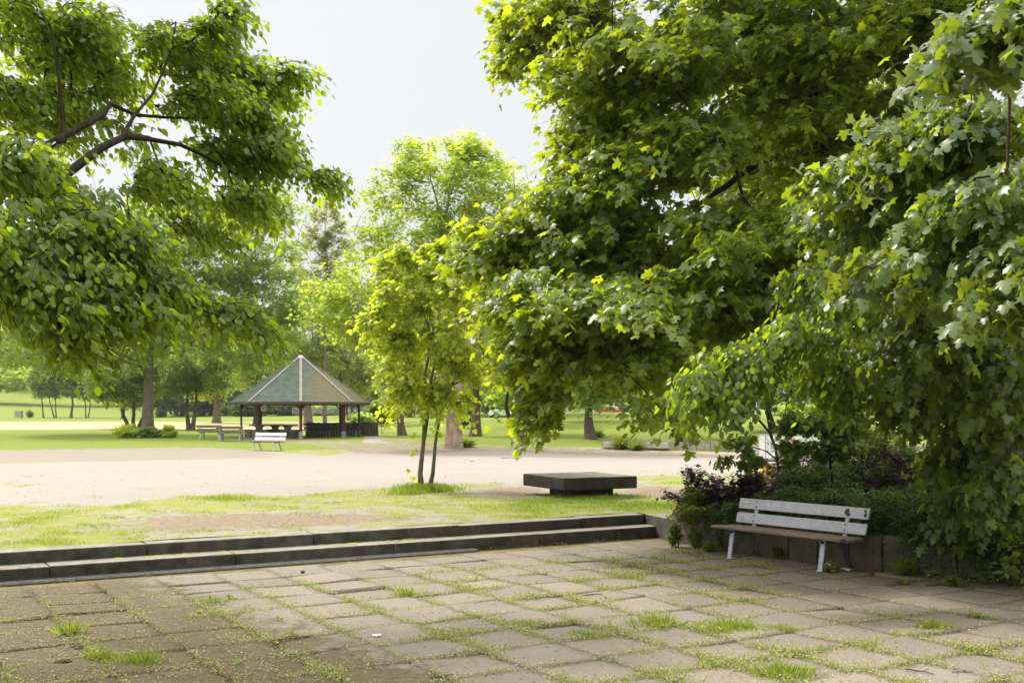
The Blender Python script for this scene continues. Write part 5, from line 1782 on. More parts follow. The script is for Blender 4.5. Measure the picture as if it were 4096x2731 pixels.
far_tree('mound_tree', 'dark trunk on the mound right of the hanging maple spray', 'tree', (2232, 1688),
         [(2290, 1400, 210, 160)], M['mid'], M['bark_dark'], 0.36, 45, leaf=0.26, dens=0.6, group=BG)
far_tree('leaning_tree', 'grey barked tree with curved leaning trunk at the foot of the mound', 'tree', (2362, 1755),
         [(2400, 1380, 260, 170), (2470, 1560, 90, 50), (2330, 1590, 50, 35)], M['mid'], M['bark_brown'], 0.42, 46, lean=-10, leaf=0.2, dens=0.8, group=BG)
far_tree('mound_tree', 'slim pale trunk far beyond the crest of the mound', 'tree', (2490, 1652),
         [(2500, 1500, 130, 90)], M['bright'], M['bark_far'], 0.30, 47, D=105, leaf=0.28, dens=0.6, group=BG)
far_tree('ivy_clad_tree', 'stout ivy covered forked trunk just behind the far wall', 'tree', (2731, 1752),
         [(2700, 1330, 280, 190), (2850, 1530, 90, 50)], M['mid'], M['bark_brown'], 0.56, 48, stems=1, leaf=0.22, dens=0.6, group=BG, fork=0.3)
far_tree('lawn_tree', 'dark flared trunk on the sunny lawn right of the ivy covered one', 'tree', (2943, 1722),
         [(2960, 1420, 190, 130), (3060, 1530, 80, 50)], M['bright'], M['bark_dark'], 0.50, 49, leaf=0.24, dens=0.6, group=BG, fork=0.4)
far_tree('lawn_tree', 'dark trunk pair spreading in a V above the mesh container', 'tree', (3110, 1731),
         [(3150, 1400, 230, 150), (3300, 1530, 130, 80)], M['bright'], M['bark_dark'], 0.42, 50, stems=2, spread=60, leaf=0.24, dens=0.6, group=BG)
far_tree('lawn_tree', 'mid green tree behind the shrubbery, half hidden at the right', 'tree', (3420, 1735),
         [(3430, 1420, 230, 170), (3600, 1560, 150, 80)], M['bright'], M['bark_dark'], 0.36, 51, leaf=0.26, dens=0.6, group=BG)
far_tree('lawn_tree', 'mid green tree far behind the maple trunk near the right edge', 'tree', (3950, 1735),
         [(3950, 1400, 300, 190)], M['mid'], M['bark_dark'], 0.36, 52, leaf=0.28, dens=0.6, group=BG)
# thin trunks on the far lawn at the left
for i, (x, cx_, lab) in enumerate(((176, 172, 'leftmost slim leaning trunk of the far row on the left lawn'), (222, 205, 'slim trunk pair, second of the far row on the left lawn'), (285, 280, 'thickest trunk in the middle of the far row on the left lawn'), (348, 345, 'twin slim trunks at the right end of the far row on the left lawn'))):
    far_tree('slim_tree', lab, 'tree', (x, 1671), [(cx_, 1545, 62, 44), (cx_ - 10, 1500, 60, 40)], M['deep'] if i % 2 else M['mid'], M['bark_far'], 0.36 if i == 2 else 0.22, 60 + i, stems=1 + (i in (1, 3)), spread=14, lean=(-6, -10, 6, 4)[i], leaf=0.42, dens=1.3, group='slim trees in a row on the far left lawn')
far_tree('slim_tree', 'single leaning trunk on the lawn just left of the gnarled tree', 'tree', (490, 1675), [(500, 1540, 90, 60)], M['mid'], M['bark_far'], 0.42, 66, lean=8, leaf=0.42, dens=1.2, group=BG)
far_tree('slim_tree', 'bare grey trunk like a pole on the lawn between pale trunk and gazebo', 'tree', (703, 1656), [(705, 1540, 90, 60), (760, 1500, 90, 50)], M['far'], M['bark_far'], 0.55, 67, leaf=0.5, dens=1.2, group=BG)
far_tree('slim_tree', 'reddish grey trunk behind the stout low limbed tree', 'tree', (846, 1660), [(850, 1520, 110, 70)], M['mid'], M['bark_far'], 0.6, 68, leaf=0.5, dens=1.2, group=BG)
far_tree('birch_tree', 'tall thin airy tree against the sky between the oak and the bright maple', 'tree', (1300, 1672), [(1300, 900, 80, 110), (1360, 1010, 90, 120), (1240, 1060, 100, 130), (1300, 1200, 150, 110)], M['far'], M['bark_far'], 0.28, 69, D=105, leaf=0.28, dens=0.42, top=800, group=BG)

# wooded backdrop: individual trees in rows far off
protoF = []
for k in range(3):
    r_ = np.random.default_rng(80 + k)
    Hh = 13.0
    n = 260
    v = norm(r_.normal(0, 1, (n, 3))) * (r_.uniform(0.35, 1, (n, 1)) ** 0.5)
    v *= np.array([1 + 0.3 * ang_noise(q, 50 + k * 9, 1.9) for q in v])[:, None]
    Cc = np.stack([v[:, 0] * 5.2, v[:, 1] * 5.2, 6.6 + v[:, 2] * 6.2], 1)
    tr = [([(0, 0, -0.2), (0.1, 0, 3), (0.0, 0.2, 7), (0, 0, 11.5)], 0.30, 0.06)]
    mt = (M['far'], M['fardark'], M['mid'])[k]
    o = add_tree('woodland_tree', 'x', 'tree', (0, 0, 0), tr, Cc, Cc - np.array([[0, 0, 6]]), r_, mt, M['bark_far'], TUFT,
                 dict(L=1.3, twigs=4, leaves=7, size=0.46, droop=0.4, spread=2.4, jit=0.2, tipdown=0.3), thr=0.08, r_tip=0.03, bf=0.4)
    protoF.append(o)
used_p = [False] * 3
rows = []
rs = random.Random(77)
# (photo x, distance, scale, kind) -- left hill, behind the lawn, right side
spec = []
for x in range(-60, 700, 105): spec.append((x, 300 + rs.uniform(-15, 25), 1.25, 0, 'hill'))
for x in range(20, 720, 130): spec.append((x, 350, 1.5, 2, 'hill'))
for x in range(640, 1700, 88): spec.append((x, 205 + rs.uniform(-12, 12), 1.0, 1, 'lawn end'))
for x in range(700, 1700, 120): spec.append((x, 240 + rs.uniform(-12, 12), 1.55, 0, 'lawn end'))
for x in range(1640, 2300, 110): spec.append((x, 150 + rs.uniform(-8, 12), 1.0, (0, 2)[rs.random() < .5], 'mound'))
for x in range(2350, 4200, 190): spec.append((x, 135 + rs.uniform(-8, 14), 0.95, (0, 2)[rs.random() < .5], 'right'))
LMK = [(-60, 'at the left edge'), (60, 'above the grey cabinet'), (150, 'above the leftmost slim trunk'), (250, 'above the slim trunk pair'), (350, 'above the twin slim trunks'), (470, 'above the single leaning trunk'), (590, 'directly behind the pale trunk'), (690, 'above the bare grey pole trunk'), (770, 'behind the twin forked trunks'), (860, 'behind the stout low limbed tree'), (960, 'over the left gazebo eave'), (1050, 'over the left gazebo slope'), (1130, 'left of the gazebo peak'), (1203, 'behind the gazebo peak'), (1290, 'right of the gazebo peak'), (1380, 'over the right gazebo slope'), (1470, 'over the right gazebo eave'), (1560, 'above the end of the log palisade'), (1640, 'above the leaning reddish trunk'), (1740, 'behind the young maple'), (1815, 'behind the pale peeling trunk'), (1900, 'behind the ridged trunk'), (2030, 'behind the ivy clad trunk pair'), (2150, 'behind the hanging maple spray'), (2260, 'behind the crest of the mound'), (2380, 'behind the leaning grey trunk'), (2540, 'above the concrete block benches'), (2731, 'behind the stout ivy covered trunk'), (2940, 'behind the dark flared trunk'), (3110, 'behind the V shaped trunk pair'), (3300, 'above the mesh container'), (3500, 'above the feathery shrub'), (3700, 'left of the big maple trunk'), (3880, 'right of the big maple trunk'), (4070, 'at the right edge')]
PL = {'hill': 'on the hill at the far left', 'lawn end': 'at the far end of the lawn behind the gazebo', 'mound': 'behind the mound in the middle', 'right': 'beyond the lawn at the right'}
KD = {0: 'pale green woodland tree', 1: 'dark green woodland tree', 2: 'mid green woodland tree'}
seen_l = {}
for (x, D, sc, k, where) in spec:
    X = (x - 2048) * D / F
    z = tz(X, D)
    if not used_p[k]:
        o = protoF[k]; used_p[k] = True
    else:
        o = protoF[k].copy(); COL.objects.link(o)
        for ch in protoF[k].children:
            c = ch.copy(); COL.objects.link(c); c.parent = o
    o.location = (X, D, z)
    o.rotation_euler = (0, 0, rs.uniform(0, 6.28))
    q = sc * rs.uniform(0.85, 1.15)
    o.scale = (q, q, q * rs.uniform(0.9, 1.1))
    lm = min(LMK, key=lambda q_: abs(q_[0] - x))[1]
    tag(o, '%s in the distance, %s%s' % (KD[k], lm, ', standing behind' if D > 225 and where != 'hill' or D == 350 else ''), 'tree', 'distant woodland trees')
    seen_l.setdefault(o['label'], 0); seen_l[o['label']] += 1
    if seen_l[o['label']] > 1: o['label'] = o['label'] + ', further right'


def shrub(name, label, cat, center, rad, n, mat, tm, size, seed, L=0.25, twigs=5, leaves=9, droop=0.2, upd=0.35, group=None, bark=None, foot=None, tipdown=0.2, shell=0.15, stems=5, keep=None):
    r_ = np.random.default_rng(seed)
    c = np.array(center, float); rad = np.array(rad, float)
    v = norm(r_.normal(0, 1, (n, 3))) * (r_.uniform(shell, 1, (n, 1)) ** 0.6)
    v *= np.array([1 + 0.3 * ang_noise(q, seed, 2.0) for q in v])[:, None]
    C = c + v * rad
    ft = np.array(foot if foot is not None else (c[0], c[1], c[2] - rad[2] * 0.95), float)
    C[:, 2] = np.maximum(C[:, 2], ft[2] + 0.03)
    trunks = []
    for k in range(stems):
        a = 2 * math.pi * k / stems + r_.uniform(0, 1)
        e = c + rad * np.array([math.cos(a) * .5, math.sin(a) * .5, 0.2])
        trunks.append(([ft + np.array([math.cos(a), math.sin(a), 0]) * 0.05, (ft + e) / 2 + r_.normal(0, .03, 3), e], 0.014, 0.006))
    o_ = C - (ft + np.array([0, 0, rad[2] * 0.3]))
    return add_tree(name, label, cat, ft, trunks, C, o_, r_, mat, bark or M['bark_dark'], tm, dict(L=L, twigs=twigs, leaves=leaves, size=size, droop=droop, spread=2.0, jit=0.02, tipdown=tipdown, updir=upd, up=0.7), thr=0.012, r_tip=0.003, bf=0.3, flr=0.0, group=group, keep=keep)


# far hill thicket and bushes
hillpts = []
for i, (x, y, w_, h_, k, lab) in enumerate(((60, 1520, 150, 62, 'bright', 'bright green bush low on the hill, leftmost'), (230, 1500, 130, 55, 'mid', 'mid green bush on the hill behind the slim trees'), (420, 1530, 120, 50, 'mid', 'green bush on the hill above the leaning trunk'), (600, 1570, 110, 45, 'bright', 'light bush on the hill left of the pale trunk'), (-120, 1540, 130, 60, 'mid', 'bush on the hill at the very left edge'))):
    D = 255
    s = D / F
    c = at(x, y, D)
    shrub('hill_bush', lab, 'bush', c, (w_ * s, w_ * s * .7, h_ * s), 150, M[k], TUFT, 0.62, 300 + i, L=1.6, twigs=4, leaves=7, stems=3, foot=(c[0], c[1], tz(c[0], c[1])), group='bushes on the far hill')
for i, (x, y, w_, h_, D, k, lab) in enumerate((
        (1530, 1655, 75, 45, 80, 'deep', 'round dark green bush right of the gazebo posts'), (1440, 1690, 55, 22, 78, 'mid', 'low pale green bush just behind the right end of the palisade'), (1600, 1600, 80, 60, 95, 'mid', 'taller bush behind the leaning reddish trunk'),
        (1850, 1670, 45, 35, 76, 'deep', 'small dark bush between the pale peeling trunk and the ridged trunk'), (1150, 1640, 60, 22, 190, 'fardark', 'far dark bush seen through the gazebo at the left'), (980, 1640, 90, 28, 190, 'fardark', 'far dark hedge like bush behind the left gazebo posts'), (1300, 1640, 70, 25, 185, 'mid', 'far green bush seen through the middle of the gazebo'),
        (2870, 1625, 110, 45, 112, 'bright', 'bright bush beyond the sunny lawn between the two dark trunks'), (3220, 1640, 150, 35, 112, 'mid', 'green bush beyond the lawn behind the V shaped trunks'), (2600, 1600, 100, 45, 112, 'mid', 'green bush beyond the mound left of the ivy covered trunk'), (2020, 1600, 110, 60, 110, 'bright', 'bright bush beyond the mound behind the ridged trunk'), (3550, 1640, 160, 45, 108, 'bright', 'bright bush beyond the lawn behind the small shrubs'), (3950, 1640, 180, 50, 105, 'mid', 'green bush beyond the lawn near the right edge'), (2320, 1610, 110, 40, 118, 'far', 'pale bush beyond the crest of the mound'))):
    s = D / F
    c = at(x, y, D)
    shrub('bush', lab, 'bush', c, (w_ * s, w_ * s * .7, h_ * s), int(90 + w_ * s * h_ * s * 6), M[k], TUFT, 0.22 * (D / 80) ** .8, 320 + i, L=0.8 * (D / 80) ** .6, twigs=4, leaves=7, stems=3, foot=(c[0], c[1], tz(c[0], c[1])), group='bushes around the lawn')
pq = on_ground(118, 1670)
shrub('dead_bush', 'small dry brown bush right of the grey utility cabinet on the far lawn', 'bush', pq + np.array([0, 0, .7]), (0.8, .6, .7), 40, M['deep'], BLADE, 0.35, 350, L=.5, foot=pq, stems=6)
# plants at the feet of trees
pq = on_ground(592, 1750)
for i, (dx, w_, lab) in enumerate(((-1.1, .8, 'tall grassy tuft at the left foot of the pale trunk'), (0.2, 1.3, 'ivy mound around the foot of the pale trunk'), (1.35, .7, 'yellow leaved seedling bush at the right foot of the pale trunk'))):
    shrub('foot_plant', lab, 'plant', pq + np.array([dx, -0.4, .28]), (w_ * .8, .5, .3), 40, M['deep'] if i == 1 else M['bright'], TUFT if i != 0 else BLADE, 0.16 if i != 0 else .4, 360 + i, L=.4, foot=pq + np.array([dx, -.4, 0]), stems=3)
for i, (x, y, w_, h_, lab) in enumerate(((1850, 1790, .75, .2, 'grass tuft at the foot of the pale peeling trunk'), (2365 + 22, 1750, .3, .15, 'small weed at the foot of the leaning trunk'), (2480, 1798, .35, .32, 'tall feathery weed before the left block bench'), (2548, 1802, .2, .15, 'low weed between the two block benches'))):
    pq = on_ground(x, y)
    shrub('weed_tuft', lab, 'plant', pq + np.array([0, 0, h_ * .5]), (w_, .3, h_), 40, M['green_weed'], BLADE, 0.3, 370 + i, L=.25, twigs=3, leaves=5, foot=pq, stems=2, upd=.9)

# ---- planting bed on the right
pb_ = lambda x, y, D: at(x, y, D)
shrub('purple_shrub', 'dark purple leaved shrub at the left end of the planting bed, left of the bench', 'shrub', pb_(2830, 2010, 17.8), (.62, .65, .52), 110, M['purple'], OVATE, 0.065, 401, L=.32, leaves=12, foot=(pb_(2830, 2010, 17.8)[0], 17.9, BED))
shrub('purple_shrub', 'purple leaved shrub rising behind the left end of the bench backrest', 'shrub', pb_(3010, 2000, 17.6), (.5, .5, .45), 80, M['purple'], OVATE, 0.065, 402, L=.32, leaves=12, foot=(pb_(3010, 2000, 17.6)[0], 17.7, BED))
shrub('purple_shrub', 'purple leaved shrub behind the middle of the bench, under the field maple sapling', 'shrub', pb_(3180, 1930, 18.6), (.75, .6, .42), 80, M['purple'], OVATE, 0.065, 403, L=.32, leaves=10, foot=(pb_(3180, 1930, 18.6)[0], 18.6, BED))
shrub('purple_shrub', 'large purple leaved shrub right of the bench below the maple leaves', 'shrub', pb_(3560, 1910, 16.8), (.75, .6, .40), 60, M['purple'], OVATE, 0.065, 404, L=.34, leaves=10, foot=(pb_(3560, 1900, 16.8)[0], 16.8, BED))
shrub('green_shrub', 'dark green leaved shrub below the left purple shrub at the bed end', 'shrub', pb_(2800, 2050, 17.3), (.42, .4, .36), 60, M['green_weed'], OVATE, 0.06, 405, L=.25, leaves=9, foot=(pb_(2800, 2060, 17.4)[0], 17.4, BED))
shrub('conifer_shrub', 'feathery bright green shrub behind the bench under the hanging maple leaves', 'shrub', pb_(3470, 1840, 20.5), (1.15, .9, .62), 190, M['yew'], BLADE, 0.085, 406, L=.35, twigs=7, leaves=16, foot=(pb_(3470, 1850, 20.5)[0], 20.5, BED))
# small leaved honeysuckle hedge spilling over the wall
hon = [(2960, 2060, 16.9, .55, .22), (3150, 2010, 17.0, .7, .3), (3350, 2010, 16.3, .7, .3), (3560, 2060, 15.6, .75, .36), (3760, 2080, 15.0, .8, .42), (3960, 2110, 14.4, .8, .46), (4150, 2150, 13.9, .8, .46), (3700, 1960, 16.8, 1.2, .6), (4050, 1980, 15.8, 1.2, .6), (3300, 1930, 18.0, .9, .3)]
hl = ['honeysuckle shrub with tiny leaves left behind the bench backrest', 'tiny leaved honeysuckle shrub over the middle of the bench backrest', 'tiny leaved honeysuckle shrub touching the right end of the bench backrest', 'tiny leaved honeysuckle spilling over the wall just right of the bench', 'tiny leaved honeysuckle hanging over the wall in the middle of its bare stretch', 'tiny leaved honeysuckle hanging over the wall near the right edge', 'tiny leaved honeysuckle at the very right edge of the wall', 'tall honeysuckle shrub behind the ones that hang over the wall', 'tall dark honeysuckle shrub at the right under the maple', 'honeysuckle shrub behind the bench between the purple shrubs']
for i, (x, y, D, rx, rz_) in enumerate(hon):
    D = D - (.30 if 2 < i < 7 else 0)
    shrub('honeysuckle_shrub', hl[i], 'shrub', pb_(x, y, D), (rx * (1.05 if i > 2 else .9), .5, rz_ * (1.1 if i > 2 else .8)), int(75 * rx * rz_ / .25), M['box_leaf'], SMALL, 0.036, 420 + i, L=.55, twigs=7, leaves=30, droop=0.75, foot=(pb_(x, y, D)[0], D + .15, BED), tipdown=.15, group='tiny leaved honeysuckle shrubs in the planting bed')
# trailing shoots over the wall face
r_ = np.random.default_rng(440)
Cs, Os = [], []
for i in range(len(WALL) - 1):
    p, q = WALL[i], WALL[i + 1]; L = (q - p).length; d = (q - p).normalized(); nn = Vector((-d.y, d.x))
    for k in range(int(L * (4.5 if i >= 3 else (2 if i == 2 else .5)))):
        t = r_.uniform(0, 1); c = p + (q - p) * t - nn * r_.uniform(0.03, 0.16)
        if i < 2 and r_.random() < .5: continue
        Cs.append((c.x, c.y, BED + r_.uniform(-.10, .14))); Os.append((-nn.x + r_.normal(0, .5), -nn.y + r_.normal(0, .3), -.6))
Cs = np.array(Cs); Os = np.array(Os)
P, T, Nn, S, tw = sprays(Cs, Os, r_, L=.36, twigs=4, leaves=24, size=.032, droop=1.0, spread=.9, jit=.012, tipdown=.3)
root = empty('trailing_honeysuckle', tuple(Cs[0]))
link_mesh('leaves', leaf_mesh('leaves', P - Cs[0], T, Nn, S, SMALL, r_.uniform(0.3, 1, len(P))), M['box_leaf'], root)
link_mesh('stems', tubes_mesh('stems', (tw[0] - Cs[0], tw[1] - Cs[0], tw[2] * .6, tw[3] * .6), 3), M['bark_dark'], root)
tag(root, 'trailing shoots of tiny leaves hanging down the face of the near panel wall', 'plant')

# saplings in the bed
f6 = pb_(3125, 1895, 18.8); f6[2] = BED
C6 = np.array([pb_(2990, 1790, 17.8), pb_(2960, 1850, 17.7), pb_(3030, 1830, 17.7), pb_(2935, 1770, 17.8), pb_(3010, 1900, 17.7), pb_(3000, 1750, 17.9), pb_(2900, 1830, 17.7)])
MT6 = [([f6, pb_(3110, 1830, 18.7), pb_(3085, 1740, 18.6), pb_(3040, 1680, 18.4), pb_(2990, 1620, 18.2), pb_(2960, 1560, 18)], 0.035, 0.014),
       ([pb_(3090, 1760, 18.6), pb_(3080, 1650, 18.5), pb_(3070, 1560, 18.3)], 0.018, 0.006),
       ([pb_(3110, 1840, 18.7), pb_(3020, 1790, 18.2), pb_(2920, 1740, 17.9), pb_(2870, 1700, 17.9)], 0.016, 0.005)]
add_tree('bent_sapling', 'thin bent dark sapling with a few maple leaves rising from the purple shrubs', 'sapling', f6, MT6, C6, C6 - f6, np.random.default_rng(26), M['maple_near'], M['bark_dark'], MAPLE,
         dict(L=.34, twigs=4, leaves=5, size=.13, droop=.6, spread=1.2, tipdown=.8, up=.5), thr=.012, r_tip=.003, bf=.2, flr=.1)
r_ = np.random.default_rng(27)
segs = [[], [], [], []]
for k in range(46):
    a = pb_(r_.uniform(2860, 3100), r_.uniform(1640, 1800), 18.2)
    e = a + r_.normal(0, 1, 3) * np.array([.16, .1, .1]) + np.array([-.12, 0, .14])
    mdl = (a + e) / 2 + r_.normal(0, .02, 3)
    for s0, s1, q0, q1 in ((a, mdl, .003, .0025), (mdl, e, .0025, .0015)):
        segs[0].append(s0); segs[1].append(s1); segs[2].append(q0); segs[3].append(q1)
sp = [o for o in COL.objects if o.name.startswith('bent_sapling')][0]
link_mesh('bare_twigs', tubes_mesh('bare_twigs', (np.array(segs[0]) - f6, np.array(segs[1]) - f6, np.array(segs[2]), np.array(segs[3])), 3), M['bark_dark'], sp)
f7 = pb_(3335, 1905, 17.6); f7[2] = BED
C7 = bough_points([(3250, 1700, 17.2, 120, 80, .4, 40), (3330, 1780, 17.2, 100, 60, .4, 26), (3180, 1790, 17.2, 70, 60, .3, 14), (3400, 1700, 17.4, 80, 90, .4, 18)], rg)
MT7 = [([f7, pb_(3325, 1840, 17.6), pb_(3300, 1770, 17.5), pb_(3270, 1660, 17.3)], 0.028, 0.010), ([pb_(3327, 1850, 17.6), pb_(3360, 1800, 17.6), pb_(3400, 1700, 17.5)], 0.016, 0.007)]
add_tree('field_maple_sapling', 'dark small leaved maple sapling standing behind the bench in front of the mesh container', 'sapling', f7, MT7, C7, C7 - f7, np.random.default_rng(28), M['maple_near'], M['bark_dark'], MAPLE,
         dict(L=.3, twigs=5, leaves=9, size=.07, droop=.4, spread=1.4, tipdown=.5, up=.6), thr=.012, r_tip=.003, bf=.25, flr=.1)
# weeds at the foot of the wall
for i, (x, y, w_, h_, lab) in enumerate(((2700, 2190, .22, .34, 'tall thin weed with yellow buds by the end of the steps'), (2780, 2195, .22, .24, 'leafy weed in the corner between steps and wall'), (2890, 2190, .24, .20, 'bushy blue green weed against the wall left of the bench leg'), (2840, 2205, .12, .10, 'small pale weed before the bushy one'), (3120, 2225, .16, .1, 'low weed under the bench by its rear left leg'), (3320, 2285, .2, .07, 'low straggling weed at the front right bench leg'),
                                           (3620, 2300, .12, .11, 'dandelion like weed alone on the slabs right of the bench'), (3810, 2345, .1, .08, 'small two leaved weed beside the fallen stick'), (3760, 2305, .3, .05, 'low cushion weed along the foot of the right wall'), (3950, 2330, .3, .05, 'second cushion weed along the wall foot near the right edge'))):
    pq = ground_at(x, y, 0)
    shrub('wall_weed', lab, 'weed', pq + np.array([0, 0, h_ * .6]), (w_ * .6, w_ * .5, h_ * .6), int(26 + 60 * w_), M['green_weed'] if i not in (5, 8, 9) else M['weed'], OVATE if i != 6 else BLADE, .035 if i != 6 else .12, 450 + i, L=.10, twigs=4, leaves=6, foot=pq, stems=3, upd=.7)
# leafy shoots at the right edge
pq = np.array([at(4080, 2150, 12.6)[0], 12.6, 0.35])
shrub('climber', 'broad leaved climber hanging down the wall at the right edge', 'plant', at(4085, 2220, 12.7), (.18, .12, .35), 24, M['green_weed'], OVATE, .09, 470, L=.25, twigs=3, leaves=5, foot=pq, droop=.8, stems=2)

# ------------------------------------------------------------------ grass, weeds, litter
r_ = np.random.default_rng(500)
# grass on the near terrace
n = 520000
yy = 12.5 + (r_.uniform(0, 1, n) ** 1.5) * 22
xx = r_.uniform(-0.56, 0.56, n) * yy
rel = (xx - S0.x) * Bv.x + (yy - S0.y) * Bv.y
al = (xx - CORNER.x) * A.x + (yy - CORNER.y) * A.y
ok = (rel > 0.37) & ((al < 0.9) | (yy > 19))
xx, yy = xx[ok], yy[ok]
zz = np.full(len(xx), TER)
g, d, dr, pv, lu = masks(xx, yy, zz)
nz = np.array([mnoise.noise(Vector((x * 1.3, y * 1.3, 0))) + 0.6 * mnoise.noise(Vector((x * 5, y * 5, 3))) for x, y in zip(xx, yy)])
pxx = 2048 + xx * F / yy
prob = np.clip(g * 0.85 - 0.46 + nz * 0.9 + lu * .25, 0.012, 1) * (pxx < 2800)
keepm = r_.uniform(0, 1, len(xx)) < prob
xx, yy, nz, lu = xx[keepm], yy[keepm], nz[keepm], lu[keepm]
print('grass blades', len(xx))
P = np.stack([xx, yy, np.full(len(xx), TER - 0.005)], 1)
T = r_.normal(0, .45, (len(P), 3)); T[:, 2] = 1
Nn = r_.normal(0, 1, (len(P), 3)); Nn[:, 2] *= .3
S = (0.022 + 0.02 * r_.uniform(0, 1, len(P)) + 0.035 * np.clip(nz, 0, 1) + 0.03 * lu) * r_.uniform(.6, 1.2, len(P))
me = leaf_mesh('grass', P, T, Nn, S, BLADE, np.clip(.55 + .5 * r_.normal(0, .4, len(P)) - .25 * lu, 0, 1), wid=np.full(len(P), 1.6))
o = link_mesh('grass', me, M['grass'])
tag(o, 'short yellow green grass on the terrace above the steps', 'grass', kind='stuff')
# a longer clump around the young maple and other spots
P = []
for (x, y, w_, n, hh) in ((1690, 1965, .55, 1500, .20), (1740, 1960, .5, 900, .16), (1640, 1975, .4, 500, .13), (2340, 1995, .8, 900, .10), (2200, 2010, .9, 900, .09), (890, 1995, .8, 900, .09), (2500, 1990, .7, 700, .09)):
    c = ground_at(x, y, TER)
    q = np.stack([c[0] + r_.normal(0, w_ * .5, n), c[1] + r_.normal(0, w_ * .35, n), np.full(n, TER), hh * r_.uniform(.4, 1.2, n)], 1)
    P.append(q)
P = np.concatenate(P)
T = r_.normal(0, .35, (len(P), 3)); T[:, 2] = 1
me = leaf_mesh('long_grass', P[:, :3], T, r_.normal(0, 1, (len(P), 3)), P[:, 3], BLADE, r_.uniform(0, .8, len(P)))
o = link_mesh('long_grass', me, M['grass'])
tag(o, 'longer grass clumps around the young maple and the block seat', 'grass', kind='stuff')
# daisies
n = 420
c = np.stack([r_.uniform(-3.5, 2.5, n), r_.uniform(20, 27, n)], 1)
g2 = masks(c[:, 0], c[:, 1], np.full(n, TER))[0]
c = c[(g2 > .6)]
m = MB()
for x, y in c: m.cyl((x, y, TER + .05), .009, .004, 6)
o = m.build('daisies', M['paper']); tag(o, 'scattered tiny white daisies in the grass', 'flowers', kind='stuff')

# weeds in the joints of the paving
WP, WS, WT = [], [], []
GP, GS = [], []
LP = []
rj = random.Random(12)
for (i, j, c2) in TILES:
    if c2.y < 4.5 or c2.y > 21: continue
    if abs(c2.x) > c2.y * 0.53 + 0.6: continue
    for e in range(2):
        d1, d2 = (A, Bv) if e == 0 else (Bv, A)
        st = c2 - A * (TS / 2) - Bv * (TS / 2)
        nsub = 9
        for k in range(nsub):
            q = st + d1 * (TS * (k + .5) / nsub)
            px = 2048 + q.x * F / q.y; py = YH + HC * F / q.y
            # density: thick in the middle of the plaza, thin towards the wall, the steps and under the bench
            dn = 0.62 + 0.75 * mnoise.noise(Vector((q.x * .9, q.y * .9, 2))) + 0.5 * mnoise.noise(Vector((q.x * 3, q.y * 3, 7)))
            dn *= float(sstep(np.array(-((q - S0).dot(Bv)) - 0.72), 0.5, 2.0))
            dn *= 1 - 0.75 * float(sstep(np.array(px), 2900, 3300)) * (1 - float(sstep(np.array(py), 2400, 2520)))
            if e == 0: dn *= 0.9
            if dn < 0.12: continue
            dn *= 1 + .5 * float(sstep(np.array(px), 1200, 2000))
            cnt = int(80 * dn ** 1.9)
            near = max(0.4, min(1.0, 8.0 / q.y))
            for _ in range(int(cnt * (0.55 + .45 * near))):
                o1 = rj.uniform(-.5, .5) * TS / nsub; o2 = rj.gauss(0, .016 + .034 * dn)
                p = q + d1 * o1 + d2 * o2
                h = abs(rj.gauss(0, 1)) * .024 * (0.4 + dn) + .006
                if rj.random() < .84:
                    WP.append((p.x, p.y, rj.uniform(0, h * 1.1))); WS.append(rj.uniform(.010, .024)); WT.append(rj.uniform(.1, 1))
                else:
                    GP.append((p.x, p.y, -.005)); GS.append((.012 + h * .8) * rj.uniform(.7, 1.4) * (2.0 if rj.random() < .01 else 1))
# looser weeds over the mossy corner
for _ in range(9000):
    y = rj.uniform(7.2, 13.0); x = -y * rj.uniform(.12, .52)
    px = 2048 + x * F / y; py = YH + HC * F / y
    if py > 2780 or rj.random() > float(mossmask(np.array(px), np.array(py))) : continue
    if not in_plaza(Vector((x, y))): continue
    nzv = mnoise.noise(Vector((x * 2.2, y * 2.2, 4)))
    if nzv < .08: continue
    for _k in range(int(5 * nzv * 2)):
        WP.append((x + rj.gauss(0, .03), y + rj.gauss(0, .03), abs(rj.gauss(0, .04)))); WS.append(rj.uniform(.009, .018)); WT.append(rj.uniform(.2, 1))
WP = np.array(WP); WS = np.array(WS); WT = np.array(WT)
print('weeds', len(WP), len(GP))
T = r_.normal(0, 1, (len(WP), 3)); T[:, 2] = np.abs(T[:, 2]) * .6
me = leaf_mesh('joint_weeds', WP, T, r_.normal(0, .6, (len(WP), 3)) + np.array([0, 0, 1.0]), WS, SMALL, WT, wid=np.full(len(WP), 1.5))
o = link_mesh('joint_weeds', me, M['weed']); tag(o, 'pale green creeping weeds growing in the joints of the slabs', 'weeds', kind='stuff')
GP = np.array(GP); GS = np.array(GS)
T = r_.normal(0, .5, (len(GP), 3)); T[:, 2] = 1
me = leaf_mesh('joint_grass', GP, T, r_.normal(0, 1, (len(GP), 3)), GS, BLADE, r_.uniform(.1, 1, len(GP)))
o = link_mesh('joint_grass', me, M['grass']); tag(o, 'small grass blades in the joints of the slabs', 'grass', kind='stuff')


